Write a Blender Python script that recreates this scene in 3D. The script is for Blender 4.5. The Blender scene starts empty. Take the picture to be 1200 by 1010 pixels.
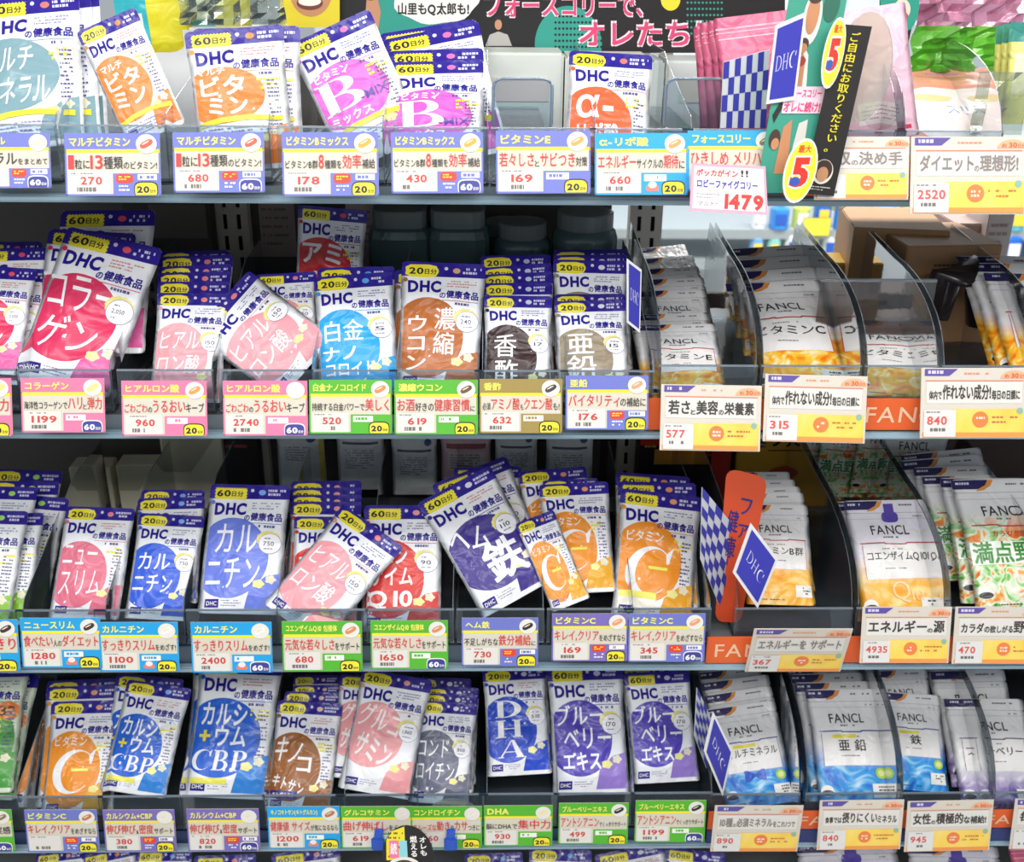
import bpy, bmesh, math, random
import numpy as np
from mathutils import Matrix, Vector
random.seed(5); R = math.radians
C = bpy.context.scene.collection
sc = bpy.context.scene
# ---------------------------------------------------------------- camera, world, lamps, exposure
FPX = 1300.0; PITCH, YAW, ROLL = 23.9, 1.4, 0.62
CAM = Vector((0, -1.2, 1.60))
cam = bpy.data.cameras.new('camera'); camo = bpy.data.objects.new('camera', cam); C.objects.link(camo)
cam.sensor_width = 36; cam.lens = FPX / 1200 * 36; cam.clip_start = .05
CM = Matrix.Rotation(R(-YAW), 4, 'Z') @ Matrix.Rotation(R(90 - PITCH), 4, 'X') @ Matrix.Rotation(R(ROLL), 4, 'Z')
camo.matrix_world = Matrix.Translation(CAM) @ CM
cam.dof.use_dof = True; cam.dof.focus_distance = 1.30; cam.dof.aperture_fstop = 7.0
sc.camera = camo
w = bpy.data.worlds.new('store_light'); sc.world = w; w.use_nodes = True
w.node_tree.nodes['Background'].inputs[0].default_value = (.86, .93, 1, 1)
w.node_tree.nodes['Background'].inputs[1].default_value = .33
def lamp(n, loc, rot, sx, sy, e, col=(1, .98, .95)):
    l = bpy.data.lights.new(n, 'AREA'); l.shape = 'RECTANGLE'; l.size = sx; l.size_y = sy; l.energy = e; l.color = col
    o = bpy.data.objects.new(n, l); C.objects.link(o); o.location = loc; o.rotation_euler = rot; return o
lamp('aisle_ceiling_light', (0, -.80, 2.34), (R(24), 0, 0), 3.2, .25, 17)
lamp('aisle_ceiling_light', (-.3, -2.2, 2.62), (R(38), 0, 0), 3.2, .30, 30)
lamp('far_aisle_light', (1.0, 1.3, 2.6), (R(10), 0, 0), 2.4, .6, 70)
sc.view_settings.view_transform = 'Standard'; sc.view_settings.look = 'None'
sc.view_settings.gamma = 1; sc.view_settings.use_curve_mapping = False; sc.view_settings.exposure = 0.48
sc.cycles.transparent_max_bounces = 24; sc.cycles.max_bounces = 8

def ray(px, py):
    d = CM.to_3x3() @ Vector(((px - 600) / FPX, -(py - 505) / FPX, -1)); return d
def hit(px, py, P, n):
    d = ray(px, py); return CAM + d * ((P - CAM).dot(n) / d.dot(n))
def aty(px, py, Y): return hit(px, py, Vector((0, Y, 0)), Vector((0, 1, 0)))
# ---------------------------------------------------------------- materials
def lin(h):
    h = h.lstrip('#'); c = [int(h[i:i+2], 16) / 255 for i in (0, 2, 4)]
    return tuple((x / 12.92 if x <= .04045 else ((x + .055) / 1.055) ** 2.4) for x in c) + (1,)
MATS = {}
def mat(col, kind='card'):
    k = (col, kind)
    if k in MATS: return MATS[k]
    m = bpy.data.materials.new(kind + '_' + col.strip('#')); m.use_nodes = True; MATS[k] = m
    nt = m.node_tree; b = nt.nodes['Principled BSDF']; N = nt.nodes.new; L = nt.links.new
    tc = N('ShaderNodeTexCoord'); no = N('ShaderNodeTexNoise'); L(tc.outputs['Object'], no.inputs['Vector'])
    mix = N('ShaderNodeMix'); mix.data_type = 'RGBA'; mix.blend_type = 'MULTIPLY'; mix.inputs[0].default_value = .05
    ct = {'fruit': lin('#f7a21c'), 'sea': lin('#2f8fe0'), 'veg': lin('#63b043'), 'berry': lin('#7f5fb0')}.get(kind)
    mix.inputs[6].default_value = lin(col); L(no.outputs[0], mix.inputs[7]); L(mix.outputs[2], b.inputs['Base Color'])
    bm_ = N('ShaderNodeBump'); L(bm_.outputs[0], b.inputs['Normal'])
    if kind == 'foil':
        no.inputs['Scale'].default_value = 3.4; no.inputs['Detail'].default_value = 1.5; no.inputs['Distortion'].default_value = 1.2
        L(no.outputs[0], bm_.inputs['Height']); bm_.inputs['Distance'].default_value = .016; bm_.inputs['Strength'].default_value = .24
        b.inputs['Roughness'].default_value = .38; b.inputs['Coat Weight'].default_value = .28; b.inputs['Specular IOR Level'].default_value = .35; b.inputs['Coat Roughness'].default_value = .12
        L(bm_.outputs[0], b.inputs['Coat Normal'])
    elif kind == 'gloss':
        no.inputs['Scale'].default_value = 9; L(no.outputs[0], bm_.inputs['Height']); bm_.inputs['Distance'].default_value = .002
        b.inputs['Roughness'].default_value = .2
    elif kind == 'metal':
        no.inputs['Scale'].default_value = 40; L(no.outputs[0], bm_.inputs['Height']); bm_.inputs['Distance'].default_value = .0002
        b.inputs['Roughness'].default_value = .4; b.inputs['Metallic'].default_value = .5
    else:
        no.inputs['Scale'].default_value = 30; L(no.outputs[0], bm_.inputs['Height']); bm_.inputs['Distance'].default_value = .0002
        b.inputs['Roughness'].default_value = .5
    return m
def photo_print(name, cols, scale=4, grad=None):
    """printed photograph of fruit, sea or vegetables on a pouch: coloured cells, fading upward in ink if grad"""
    if name in MATS: return MATS[name]
    m = mat(cols[0][1] + '', 'foil').copy(); m.name = name; MATS[name] = m
    nt = m.node_tree; N = nt.nodes.new; L = nt.links.new; b = nt.nodes['Principled BSDF']
    tc = N('ShaderNodeTexCoord'); v = N('ShaderNodeTexNoise'); v.inputs['Scale'].default_value = scale; v.inputs['Distortion'].default_value = 1.4; v.inputs['Detail'].default_value = 2.5
    L(tc.outputs['Object'], v.inputs['Vector'])
    r = N('ShaderNodeValToRGB'); L(v.outputs[0], r.inputs[0])
    while len(r.color_ramp.elements) < len(cols): r.color_ramp.elements.new(.5)
    for e, (p, c) in zip(r.color_ramp.elements, cols): e.position = p; e.color = lin(c)
    out = r.outputs[0]
    if grad:
        s = N('ShaderNodeSeparateXYZ'); L(tc.outputs['Object'], s.inputs[0])
        mr = N('ShaderNodeMapRange'); mr.inputs[1].default_value = grad[1]; mr.inputs[2].default_value = grad[2]
        L(s.outputs[1], mr.inputs[0]); mx = N('ShaderNodeMix'); mx.data_type = 'RGBA'
        L(mr.outputs[0], mx.inputs[0]); L(out, mx.inputs[6]); mx.inputs[7].default_value = lin(grad[0]); out = mx.outputs[2]
    L(out, b.inputs['Base Color']); return m
def clear(name, tint, gl=.14, rough=.05, dens=.0, dcol='#b9c6d2'):
    if name in MATS: return MATS[name]
    m = bpy.data.materials.new(name); m.use_nodes = True; MATS[name] = m; nt = m.node_tree; nt.nodes.clear()
    N = nt.nodes.new; L = nt.links.new
    o = N('ShaderNodeOutputMaterial'); t = N('ShaderNodeBsdfTransparent'); t.inputs[0].default_value = lin(tint)
    g = N('ShaderNodeBsdfGlossy'); g.inputs['Roughness'].default_value = rough
    no = N('ShaderNodeTexNoise'); no.inputs['Scale'].default_value = 14; bp = N('ShaderNodeBump'); bp.inputs['Distance'].default_value = .002; bp.inputs['Strength'].default_value = .4 if dens > .08 else .08
    L(no.outputs[0], bp.inputs['Height']); L(bp.outputs[0], g.inputs['Normal'])
    lw = N('ShaderNodeFresnel'); lw.inputs[0].default_value = 1.45
    mu = N('ShaderNodeMath'); mu.operation = 'MULTIPLY_ADD'; mu.inputs[1].default_value = .9; mu.inputs[2].default_value = gl * .25
    L(lw.outputs[0], mu.inputs[0])
    mx = N('ShaderNodeMixShader'); L(mu.outputs[0], mx.inputs[0]); L(t.outputs[0], mx.inputs[1]); L(g.outputs[0], mx.inputs[2])
    last = mx.outputs[0]
    if dens:
        d = N('ShaderNodeBsdfDiffuse'); d.inputs[0].default_value = lin(dcol); m2 = N('ShaderNodeMixShader'); m2.inputs[0].default_value = dens
        L(last, m2.inputs[1]); L(d.outputs[0], m2.inputs[2]); last = m2.outputs[0]
    L(last, o.inputs[0]); return m
ACR = clear('clear_acrylic', '#e6eff5', dens=.04); EDGE = clear('acrylic_edge', '#5b7c90', .3, dens=.25)
DEDGE = clear('dark_acrylic_edge', '#4a4f56', .2, dens=.12)
JAR = clear('smoked_plastic', '#b4c4c6', .4, .12, dens=.4, dcol='#7fa0a4')
# ---------------------------------------------------------------- object helpers
def tag(o, label=None, cat=None, group=None, kind=None):
    for k, v in (('label', label), ('category', cat), ('group', group), ('kind', kind)):
        if v: o[k] = v
    return o
def mk(name, me, parent=None, M=None):
    o = bpy.data.objects.new(name, me); C.objects.link(o)
    if parent is not None: o.parent = parent
    elif M is not None: o.matrix_world = M
    return o
def mesh(name, V, F, mats, mi=None, smooth=False):
    me = bpy.data.meshes.new(name); me.from_pydata([tuple(v) for v in V], [], F)
    for m in mats: me.materials.append(m)
    if mi is not None: me.polygons.foreach_set('material_index', mi)
    if smooth: me.polygons.foreach_set('use_smooth', [True] * len(F))
    me.update(); return me
class MB:
    """collects boxes, prisms and tubes into one mesh"""
    def __init__(s): s.V = []; s.F = []; s.I = []; s.m = []
    def _m(s, m):
        if m not in s.m: s.m.append(m)
        return s.m.index(m)
    def add(s, V, F, m):
        b = len(s.V); s.V += [tuple(v) for v in V]; s.F += [tuple(i + b for i in f) for f in F]; s.I += [s._m(m)] * len(F)
    def box(s, x0, x1, y0, y1, z0, z1, m, ch=0):
        if ch:
            bm = bmesh.new(); bmesh.ops.create_cube(bm, size=1)
            for v in bm.verts: v.co = ((x0+x1)/2 + v.co.x*(x1-x0), (y0+y1)/2 + v.co.y*(y1-y0), (z0+z1)/2 + v.co.z*(z1-z0))
            bmesh.ops.bevel(bm, geom=bm.edges[:], offset=ch, segments=2, affect='EDGES')
            bm.verts.index_update(); s.add([v.co[:] for v in bm.verts], [[v.index for v in f.verts] for f in bm.faces], m); bm.free(); return s
        V = [(x, y, z) for x in (x0, x1) for y in (y0, y1) for z in (z0, z1)]
        s.add(V, [(0,1,3,2),(4,6,7,5),(0,4,5,1),(2,3,7,6),(0,2,6,4),(1,5,7,3)], m); return s
    def prism(s, pts, off, m, em=None):
        n = len(pts); off = Vector(off); A = [Vector(p) for p in pts]; B = [p + off for p in A]
        s.add(A + B, [tuple(range(n)), tuple(range(2*n-1, n-1, -1))], m)
        s.add(A + B, [(i, i + n, (i+1) % n + n, (i+1) % n) for i in range(n)], em or m); return s
    def lathe(s, prof, m, seg=20, c=(0, 0), sq=0):
        V = []; F = []
        for r, z in prof:
            for i in range(seg):
                a = 2*math.pi*i/seg; ca, sa = math.cos(a), math.sin(a)
                if sq: k = 1/(abs(ca)**sq + abs(sa)**sq) ** (1/sq)
                else: k = 1
                V.append((c[0] + r*k*ca, c[1] + r*k*sa, z))
        for j in range(len(prof)-1):
            for i in range(seg): F.append((j*seg+i, j*seg+(i+1) % seg, (j+1)*seg+(i+1) % seg, (j+1)*seg+i))
        F.append(tuple(range(seg))[::-1]); F.append(tuple((len(prof)-1)*seg+i for i in range(seg)))
        s.add(V, F, m); return s
    def tube(s, P, r, m, seg=6):
        P = [Vector(p) for p in P]; V = []; F = []
        for i, p in enumerate(P):
            d = (P[min(i+1, len(P)-1)] - P[max(i-1, 0)]).normalized(); a = d.orthogonal().normalized(); b = d.cross(a)
            V += [p + a*r*math.cos(t*6.2832/seg) + b*r*math.sin(t*6.2832/seg) for t in range(seg)]
        for j in range(len(P)-1):
            for i in range(seg): F.append((j*seg+i, j*seg+(i+1) % seg, (j+1)*seg+(i+1) % seg, (j+1)*seg+i))
        s.add(V, F, m); return s
    def obj(s, name, parent=None, M=None, smooth=False): return mk(name, mesh(name, s.V, s.F, s.m, s.I, smooth), parent, M)
# ---------------------------------------------------------------- flat print: glyphs and shapes
_cu = bpy.data.curves.new('glyph_source', 'FONT'); _fo = bpy.data.objects.new('glyph_source', _cu); C.objects.link(_fo)
_cu.resolution_u = 3; G = {}
def glyph(ch, bold):
    k = (ch, bold)
    if k not in G:
        cjk = ord(ch) > 0x2000; _cu.body = ch; _cu.offset = 0 if cjk else bold; bpy.context.view_layer.update()
        e = _fo.evaluated_get(bpy.context.evaluated_depsgraph_get()); me = e.to_mesh()
        V = np.array([v.co[:2] for v in me.vertices]).reshape(-1, 2); Z = np.zeros(len(V)); F = [tuple(p.vertices) for p in me.polygons]
        wide = ord(ch) > 0x2000
        adv = 1.0 if wide else ((V[:, 0].max() + .07) if len(V) else .3)
        if cjk and bold > .008:   # heavier strokes: the same outline printed again a hair aside
            n = len(V); sh = [(-.7, -.7), (.7, .7), (-.7, .7), (.7, -.7)] if bold > .024 else [(-.8, -.4), (.8, .4)]
            F = [tuple(i + n*q for i in f) for q in range(len(sh)) for f in F]; V = np.concatenate([V + np.array(d) * bold for d in sh]); Z = np.repeat(np.arange(len(sh)) * .1, n)
        G[k] = (V, F, adv, Z); e.to_mesh_clear()
    return G[k]
def arc(cx, cy, rx, ry, a0, a1, n=20): return [(cx + rx*math.cos(R(a0+(a1-a0)*i/n)), cy + ry*math.sin(R(a0+(a1-a0)*i/n))) for i in range(n+1)]
def strip(A, B): n = len(A); return np.array(A + B), [(i, i+1, n+i+1, n+i) for i in range(n-1)]
def rc(x, y, w, h): return np.array([(x, y), (x+w, y), (x+w, y+h), (x, y+h)]), [(0, 1, 2, 3)]
def serif(ch, thin=False):
    sw, hw = (.09, .035) if thin else (.19, .05); S = []
    st = lambda x: S.extend([rc(x, 0, sw, 1), rc(x-.07, 0, sw+.14, hw), rc(x-.07, 1-hw, sw+.14, hw)])
    if ch == 'D': st(.1); S.append(strip(arc(.3, .5, .55, .5, -90, 90), arc(.3, .5, .55-sw*1.1, .5-hw, -90, 90))); S += [rc(.1, 0, .22, hw), rc(.1, 1-hw, .22, hw)]
    elif ch == 'H': st(.1); st(.65); S.append(rc(.1, .48, .6, hw))
    elif ch in 'BP':
        st(.1); S += [rc(.1, 1-hw, .3, hw), rc(.1, .5-hw/2, .3, hw)]
        S.append(strip(arc(.4, .75, .32, .25, -90, 90), arc(.4, .75, .32-sw, .25-hw, -90, 90)))
        if ch == 'B': S += [rc(.1, 0, .3, hw), strip(arc(.4, .26, .4, .26, -90, 90), arc(.4, .26, .4-sw, .26-hw, -90, 90))]
    elif ch == 'A':
        S += [(np.array([(.0, 0), (.06, 0), (.46, 1), (.42, 1)]), [(0,1,2,3)]), (np.array([(.62, 0), (.62+sw+.05, 0), (.52, 1), (.42, 1)]), [(0,1,2,3)]), rc(.17, .3, .5, hw), rc(-.06, 0, .2, hw), rc(.55, 0, .38, hw)]
    elif ch == 'C': S += [strip(arc(.5, .5, .48, .52, 42, 322, 34), arc(.59, .5, .45-sw*.45, .52-hw, 50, 314, 34)), (np.array([(.84, .68), (.89, .68), (.93, 1.03), (.80, .88)]), [(0,1,2,3)])]
    V = []; F = []; 
    for v, f in S: F += [tuple(i + len(V) for i in q) for q in f]; V += [tuple(p) for p in v]
    return np.array(V, float), F, (1.0 if ch != 'B' else .92)
def text(s, x, y, w, h, bold=.02, shear=0, vert=False, sf=None, rot=0):
    """text fitted to the box whose top-left is (x,y); y counts downward"""
    V = []; F = []; ZZ = []; cx = 0; cy = 0
    for ch in s:
        if ch == ' ':
            cx += .35; continue
        g = serif(ch, sf == 'thin') if sf else glyph(ch, bold)
        if len(g[0]) == 0: continue
        off = np.array([cx, cy]) if not vert else np.array([(1-g[2])/2, cy])
        F += [tuple(i + len(V) for i in f) for f in g[1]]; V += [tuple(p) for p in (g[0] + off)]; ZZ += list(g[3]) if len(g) > 3 else [0]*len(g[0])
        if vert: cy -= 1.02
        else: cx += g[2]
    if not V: return np.zeros((0, 2)), []
    V = np.array(V); lo = V.min(0); hi = V.max(0); sp = np.maximum(hi - lo, 1e-4)
    V = (V - lo) / sp; V[:, 0] = V[:, 0] * w; V[:, 1] = V[:, 1] * h; V[:, 0] += shear * V[:, 1]
    V[:, 0] += x; V[:, 1] += -y - h
    if rot:
        c, s_ = math.cos(R(rot)), math.sin(R(rot)); ctr = np.array([x + w/2, -y - h/2]); V = (V - ctr) @ np.array([[c, s_], [-s_, c]]) + ctr
    return np.column_stack([V, ZZ]), F
def poly(P): P = np.array([(x, -y) for x, y in P]); return P, [tuple(range(len(P)))[::-1]]
def rect(x, y, w, h): return poly([(x, y), (x, y+h), (x+w, y+h), (x+w, y)])[0], [(0, 1, 2, 3)]
def ell(cx, cy, rx, ry, x0=None, n=36, wave=0, k=0, sup=2, y1=None):
    P = []
    for i in range(n):
        a = 2*math.pi*i/n; c, s = math.cos(a), math.sin(a); q = 1 + wave*(math.cos(k*a) if k else 0)
        P.append((cx + rx*q*math.copysign(abs(c)**(2/sup), c), cy + ry*q*math.copysign(abs(s)**(2/sup), s)))
    if x0 is not None: P = [(max(p[0], x0), p[1]) for p in P]
    if y1 is not None: P = [(p[0], min(p[1], y1)) for p in P]
    V = np.array([(x, -y) for x, y in P]); return V, [tuple(range(n))[::-1]]
def ring(cx, cy, rx, ry, t, n=28):
    V = np.array([(cx + (rx - q)*math.cos(6.2832*i/n), -cy + (ry - q)*math.sin(6.2832*i/n)) for q in (0, t) for i in range(n)])
    return V, [(i, (i+1) % n, n + (i+1) % n, n + i) for i in range(n)]
def rell(cx, cy, rx, ry, a, sup=2, n=28):
    v, f = ell(0, 0, rx, ry, n=n, sup=sup); c, s_ = math.cos(R(a)), math.sin(R(a)); v = v @ np.array([[c, s_], [-s_, c]]); v[:, 0] += cx; v[:, 1] -= cy; return v, f
def dash(x, y, w, rows, h=.012, gap=.035, seed=0, dens=.8):
    rr = random.Random(seed * 31 + rows); V = []; F = []
    for j in range(rows):
        u = 0
        while u < w * (1 if j < rows-1 else .7):
            q = rr.uniform(.012, .04)
            if rr.random() < dens:
                b = len(V); yy = -(y + j*gap); V += [(x+u, yy-h), (x+min(u+q, w), yy-h), (x+min(u+q, w), yy), (x+u, yy)]; F.append((b, b+1, b+2, b+3))
            u += q + .008
    if not V: V = [(x, -y), (x+.01, -y), (x+.01, -y-.01)]; F = [(0, 1, 2)]
    return np.array(V), F
def build_print(name, items, A, surf=None, cuts=None, eps=.0022, kind='foil', base=.0):
    """items: (color or material, (V,F), layer). Unit space: x 0..1, y -A..0 moved to 0..A; surf gives the bulge"""
    V = []; F = []; MI = []; ms = []
    for col, (v, f), ly in items:
        m = col if not isinstance(col, str) else mat(col, kind)
        if m not in ms: ms.append(m)
        b = len(V); V += [(p[0], p[1] + A, ly + (p[2] if len(p) > 2 else 0)) for p in v]; F += [tuple(i + b for i in q) for q in f]; MI += [ms.index(m)] * len(f)
    if surf:
        me = mesh(name, V, F, ms, MI); bm = bmesh.new(); bm.from_mesh(me)
        xs, ys = cuts
        bmesh.ops.triangulate(bm, faces=[f for f in bm.faces if len(f.verts) > 4])
        x0 = min(v[0] for v in V); x1 = max(v[0] for v in V); y0 = min(v[1] for v in V); y1 = max(v[1] for v in V)
        for x in xs:
            if x0 < x < x1: bmesh.ops.bisect_plane(bm, geom=bm.verts[:] + bm.edges[:] + bm.faces[:], plane_co=(x, 0, 0), plane_no=(1, 0, 0))
        for y in ys:
            if y0 < y < y1: bmesh.ops.bisect_plane(bm, geom=bm.verts[:] + bm.edges[:] + bm.faces[:], plane_co=(0, y, 0), plane_no=(0, 1, 0))
        for v in bm.verts:
            X, Z = surf(v.co.x, v.co.y); v.co = (X, v.co.y, Z + base + eps * (1 + v.co.z))
        for f in bm.faces:
            f.smooth = True
            f.normal_update()
            if f.normal.z < 0: f.normal_flip()
        bm.to_mesh(me); bm.free(); return me
    V = [(p[0], p[1], base + eps * (1 + p[2])) for p in V]
    return mesh(name, V, F, ms, MI)
# ---------------------------------------------------------------- pouches
NX, NY = 12, 18
def sst(a, b, x): t = min(max((x-a)/(b-a), 0), 1); return t*t*(3-2*t)
def surf_fn(seed, A, T, head):
    r = random.Random(seed); ph = [r.uniform(0, 6) for _ in range(8)]
    def f(x, y):
        v = y/A; p = sst(.0, .14, v) * (1 - sst(head-.2, head, v)); u = min(max(x, 0), 1)
        wu = max(1 - abs(2*u-1)**2.6, 0)
        wr =   .009*math.sin(7*u + 5*v + ph[0]) * math.sin(9*v + ph[1]) + .005*math.sin(15*u - 9*v + ph[2]) + .004*math.sin(23*v + 6*u + ph[3])
        e = .010*math.sin(4.5*v + ph[4]) * (1 if u > .5 else -1) * abs(2*u-1)
        z = T*wu*p + wr*wu*(.35 + p) + .012*math.sin(2.2*v*3 + ph[5])*(1-v)*.6
        return (x - .5)*(1 - .03*p) + e*.6, z
    g = [[f(i/NX, A*j/NY) for i in range(NX+1)] for j in range(NY+1)]
    def q(x, y):
        u = min(max(x, 0), 1)*NX; v = min(max(y/A, 0), 1)*NY; i = min(int(u), NX-1); j = min(int(v), NY-1); u -= i; v -= j
        return tuple(g[j][i][k]*(1-u)*(1-v) + g[j][i+1][k]*u*(1-v) + g[j+1][i][k]*(1-u)*v + g[j+1][i+1][k]*u*v for k in (0, 1))
    return q
def pouch_body(key, A, T, head, bodymat, seed, notch=False, topround=.05, sealmat=None):
    s = surf_fn(seed, A, T, head); V = []; F = []; MI = []
    ys = [A*j/NY for j in range(NY+1)]
    def xlim(y):
        q = 0
        if notch:
            d = abs(y - (A-.165)); q = max(0, .022 - d*.9) if d < .03 else 0
        if y > A - topround: q = max(q, topround - math.sqrt(max(topround**2 - (y-(A-topround))**2, 0)))
        if y < topround*.7: q = max(q, topround*.7 - math.sqrt(max((topround*.7)**2 - (y-topround*.7)**2, 0)))
        return q
    rows = sorted(set([round(y, 4) for y in ys] + [A - topround, A - topround*.5, A-topround*.15, topround*.3, .0] + ([A-.165, A-.19, A-.14] if notch else [])))
    for side in (1, -1):
        for y in rows:
            q = xlim(y)
            for i in range(NX+1):
                x = i/NX; x = min(max(x, q), 1-q); X, Z = s(x, y)
                V.append((X, y, Z) if side > 0 else (X, y, (-.12*Z if 0 < i < NX else Z) - (.004 if 0 < i < NX else 0)))
    n = NX+1; K = len(rows)*n
    for j in range(len(rows)-1):
        for i in range(NX):
            a = j*n+i; F.append((a, a+1, a+n+1, a+n)); F.append((K+a, K+a+n, K+a+n+1, K+a+1))
            MI += [0, 0]
    for j in (0, len(rows)-1):
        for i in range(NX): a = j*n+i; F.append((a, K+a, K+a+1, a+1) if j == 0 else (a, a+1, K+a+1, K+a)); MI.append(0)
    me = mesh(key, V, F, [bodymat], MI, True)
    bm = bmesh.new(); bm.from_mesh(me); bmesh.ops.remove_doubles(bm, verts=bm.verts, dist=1e-5); bmesh.ops.recalc_face_normals(bm, faces=bm.faces); bm.to_mesh(me); bm.free()
    return me, s, ([i/NX for i in range(1, NX)], ys[1:-1])
NAVY = '#25148e'; YEL = '#f6e72f'; WHT = '#f5f7fc'
KINDS = {}
def dhc(key, col, days, titles, em=(.37, .97, .42, .50), pill='#e8776a', extra=(), body=WHT, A=1.62, amount=None, bottom=None, tcol='#f7f7fb'):
    KINDS[key] = dict(t='d', col=col, days=days, titles=titles, em=em, pill=pill, extra=extra, body=body, A=A, amount=amount, bottom=bottom or col, tcol=tcol)
def fancl(key, title, art, line='#b9443c', tcol='#3a3632', extra=(), frame=True, body='#e9e8ea'):
    KINDS[key] = dict(t='f', title=title, art=art, line=line, tcol=tcol, extra=extra, frame=frame, body=body, A=1.5)
t_ = text
dhc('mineral', '#7fa3ae', 60, [t_('マルチ', .03, .56, .5, .26, shear=.1), t_('ミネラル', .03, .88, .66, .28, shear=.1)], em=(.3, .86, .5, .40), extra=[('#f0e23c', poly([(.05, 1.290), (.05, 1.350), (.3, 1.310), (.6, 1.300), (.93, 1.330), (.93, 1.270), (.6, 1.240), (.3, 1.250)]), 4), ('#8a86c0', dash(.08, 1.370, .8, 4, .014, .04, 7), 4)])
MV = [t_('マルチ', .1, .56, .36, .10, .03), t_('ビタ', .1, .69, .56, .22, .03), t_('ミン', .12, .94, .52, .22, .03)]
dhc('multi20', '#f0853a', 20, MV, pill='#f0853a', em=(.34, .92, .44, .44), extra=[('#f0e23c', poly([(.05, 1.310), (.05, 1.370), (.3, 1.330), (.6, 1.320), (.93, 1.350), (.93, 1.290), (.6, 1.260), (.3, 1.270)]), 4), ('#8a86c0', dash(.08, 1.390, .8, 4, .014, .04, 7), 4)]); dhc('multi60', '#f0853a', 60, [t_('マルチ', .06, .45, .32, .07, .03), t_('ビタ', .09, .54, .48, .22, .035), t_('ミン', .16, .78, .42, .20, .035)], pill='#f0853a', em=(.36, .76, .42, .32), extra=[('#f0e23c', poly([(.05, 1.050), (.05, 1.110), (.3, 1.070), (.6, 1.060), (.93, 1.090), (.93, 1.030), (.6, 1.000), (.3, 1.010)]), 4), ('#8a86c0', dash(.08, 1.130, .8, 4, .014, .04, 7), 4)])
dhc('bmix', '#d65cc6', 60, [t_('ビタミン', .1, .48, .42, .10, .03), t_('B', .06, .60, .5, .38, sf='b'), t_('ミックス', .08, 1.02, .5, .11, .03)], pill='#e070b0', em=(.42, .82, .46, .38), extra=[('#f0e23c', poly([(.05, 1.200), (.05, 1.260), (.3, 1.220), (.6, 1.210), (.93, 1.240), (.93, 1.180), (.6, 1.150), (.3, 1.160)]), 4), ('#8a86c0', dash(.08, 1.280, .8, 4, .014, .04, 7), 4), ('#5a3fa0', t_('-MIX', .5, .86, .34, .10, .01), 3)])
dhc('lipo', '#ee6336', 20, [t_('α-', .1, .58, .45, .3, .02), t_('リポ酸', .12, .94, .5, .22, .03)])
dhc('collagen', '#dc2f60', 60, [t_('コラー', .08, .50, .72, .36, .01, shear=-.2), t_('ゲン', .06, .92, .62, .36, .01, shear=.1)], em=(.40, .93, .44, .46), pill='#ee5566', bottom='#ec5fa8', amount='2,050')
dhc('hyal', '#efa0aa', 20, [t_('ヒアル', .08, .60, .56, .26, .005, shear=.1), t_('ロン酸', .06, .94, .60, .28, .01, shear=.1)], amount='150', pill='#ee8888')
dhc('hyal60', '#efa0aa', 60, [t_('ヒアル', .08, .60, .56, .26, .005, shear=.1), t_('ロン酸', .06, .94, .60, .28, .01, shear=.1)], amount='150', em=(.42, .96, .46, .48), pill='#ee8888')
dhc('amino', '#d3242c', 60, [t_('アミ', .08, .52, .6, .3, .03), t_('ノ酸', .1, .9, .6, .3, .03)], pill='#e04444', em=(.4, .9, .44, .46))
dhc('platinum', '#1ca4e8', 20, [t_('白金', .1, .62, .5, .28, .015), t_('ナノ', .07, .96, .42, .18, .03), t_('コロイド', .1, 1.17, .62, .18, .03)], pill='#5aa8f0', amount='5', em=(.38, .98, .42, .50))
dhc('turmeric', '#b8682f', 20, [t_('濃縮', .42, .60, .26, .58, .015, vert=True), t_('ウコン', .1, .70, .24, .68, .02, vert=True)], pill='#ddaa88', amount='240')
dhc('vinegar', '#331518', 20, [t_('香', .14, .62, .34, .34, .01), t_('酢', .16, 1.0, .34, .34, .015)], pill='#c8d0e8', amount='17')
dhc('zinc', '#978870', 20, [t_('亜', .14, .56, .38, .32, .02), t_('鉛', .12, .90, .42, .40, .02)], pill='#e6e6f0', amount='15')
dhc('greens', '#86c22e', 20, [t_('フォル', .06, .9, .5, .2, .02)], em=(.3, 1.1, .36, .34), pill='#a8e060')
dhc('slim', '#e2738c', 20, [t_('ニュー', .08, .58, .5, .28, .0), t_('スリム', .08, .94, .6, .36, .0)], pill='#ee8898', em=(.36, 1.0, .40, .48))
dhc('carn', '#3160dc', 20, [t_('カル', .1, .62, .5, .26, .02), t_('ニチン', .06, .95, .62, .28, .02)], pill='#7fb0f8', amount='750')
dhc('carn60', '#6b80e4', 60, [t_('カル', .14, .52, .52, .36, .01), t_('ニチン', .06, .94, .66, .38, .01)], pill='#7fb0f8', amount='750', em=(.38, .94, .44, .5))
dhc('qten20', '#d9352f', 20, [t_('コエン', .1, .6, .5, .2, .03), t_('ザイム', .1, .85, .5, .2, .03), t_('Q10', .1, 1.1, .5, .2, .03)], pill='#f0a0a0')
dhc('qten60', '#d9352f', 60, [t_('コエン', .06, .58, .5, .2, .03), t_('ザイム', .08, .82, .56, .24, .025), t_('Q10', .06, 1.12, .58, .24, .03)], pill='#f0a0a0', amount='90')
dhc('heme', '#3d2c8c', 60, [t_('ヘム', .08, .56, .5, .30, .015, rot=-20), t_('鉄', .34, .86, .50, .50, .03)], pill='#e8e8f8', em=(.5, .96, .46, .46), amount='110')
VC = [t_('ビタミン', .1, .52, .46, .13, .02), t_('C', .08, .70, .55, .62, sf='b', shear=.12)]
dhc('vitc20', '#f39523', 20, VC, pill='#f0a070', em=(.38, .98, .40, .54), extra=[('#f2ee62', rect(.38, .97, .24, .04), 3)], bottom='#f0b030')
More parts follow.
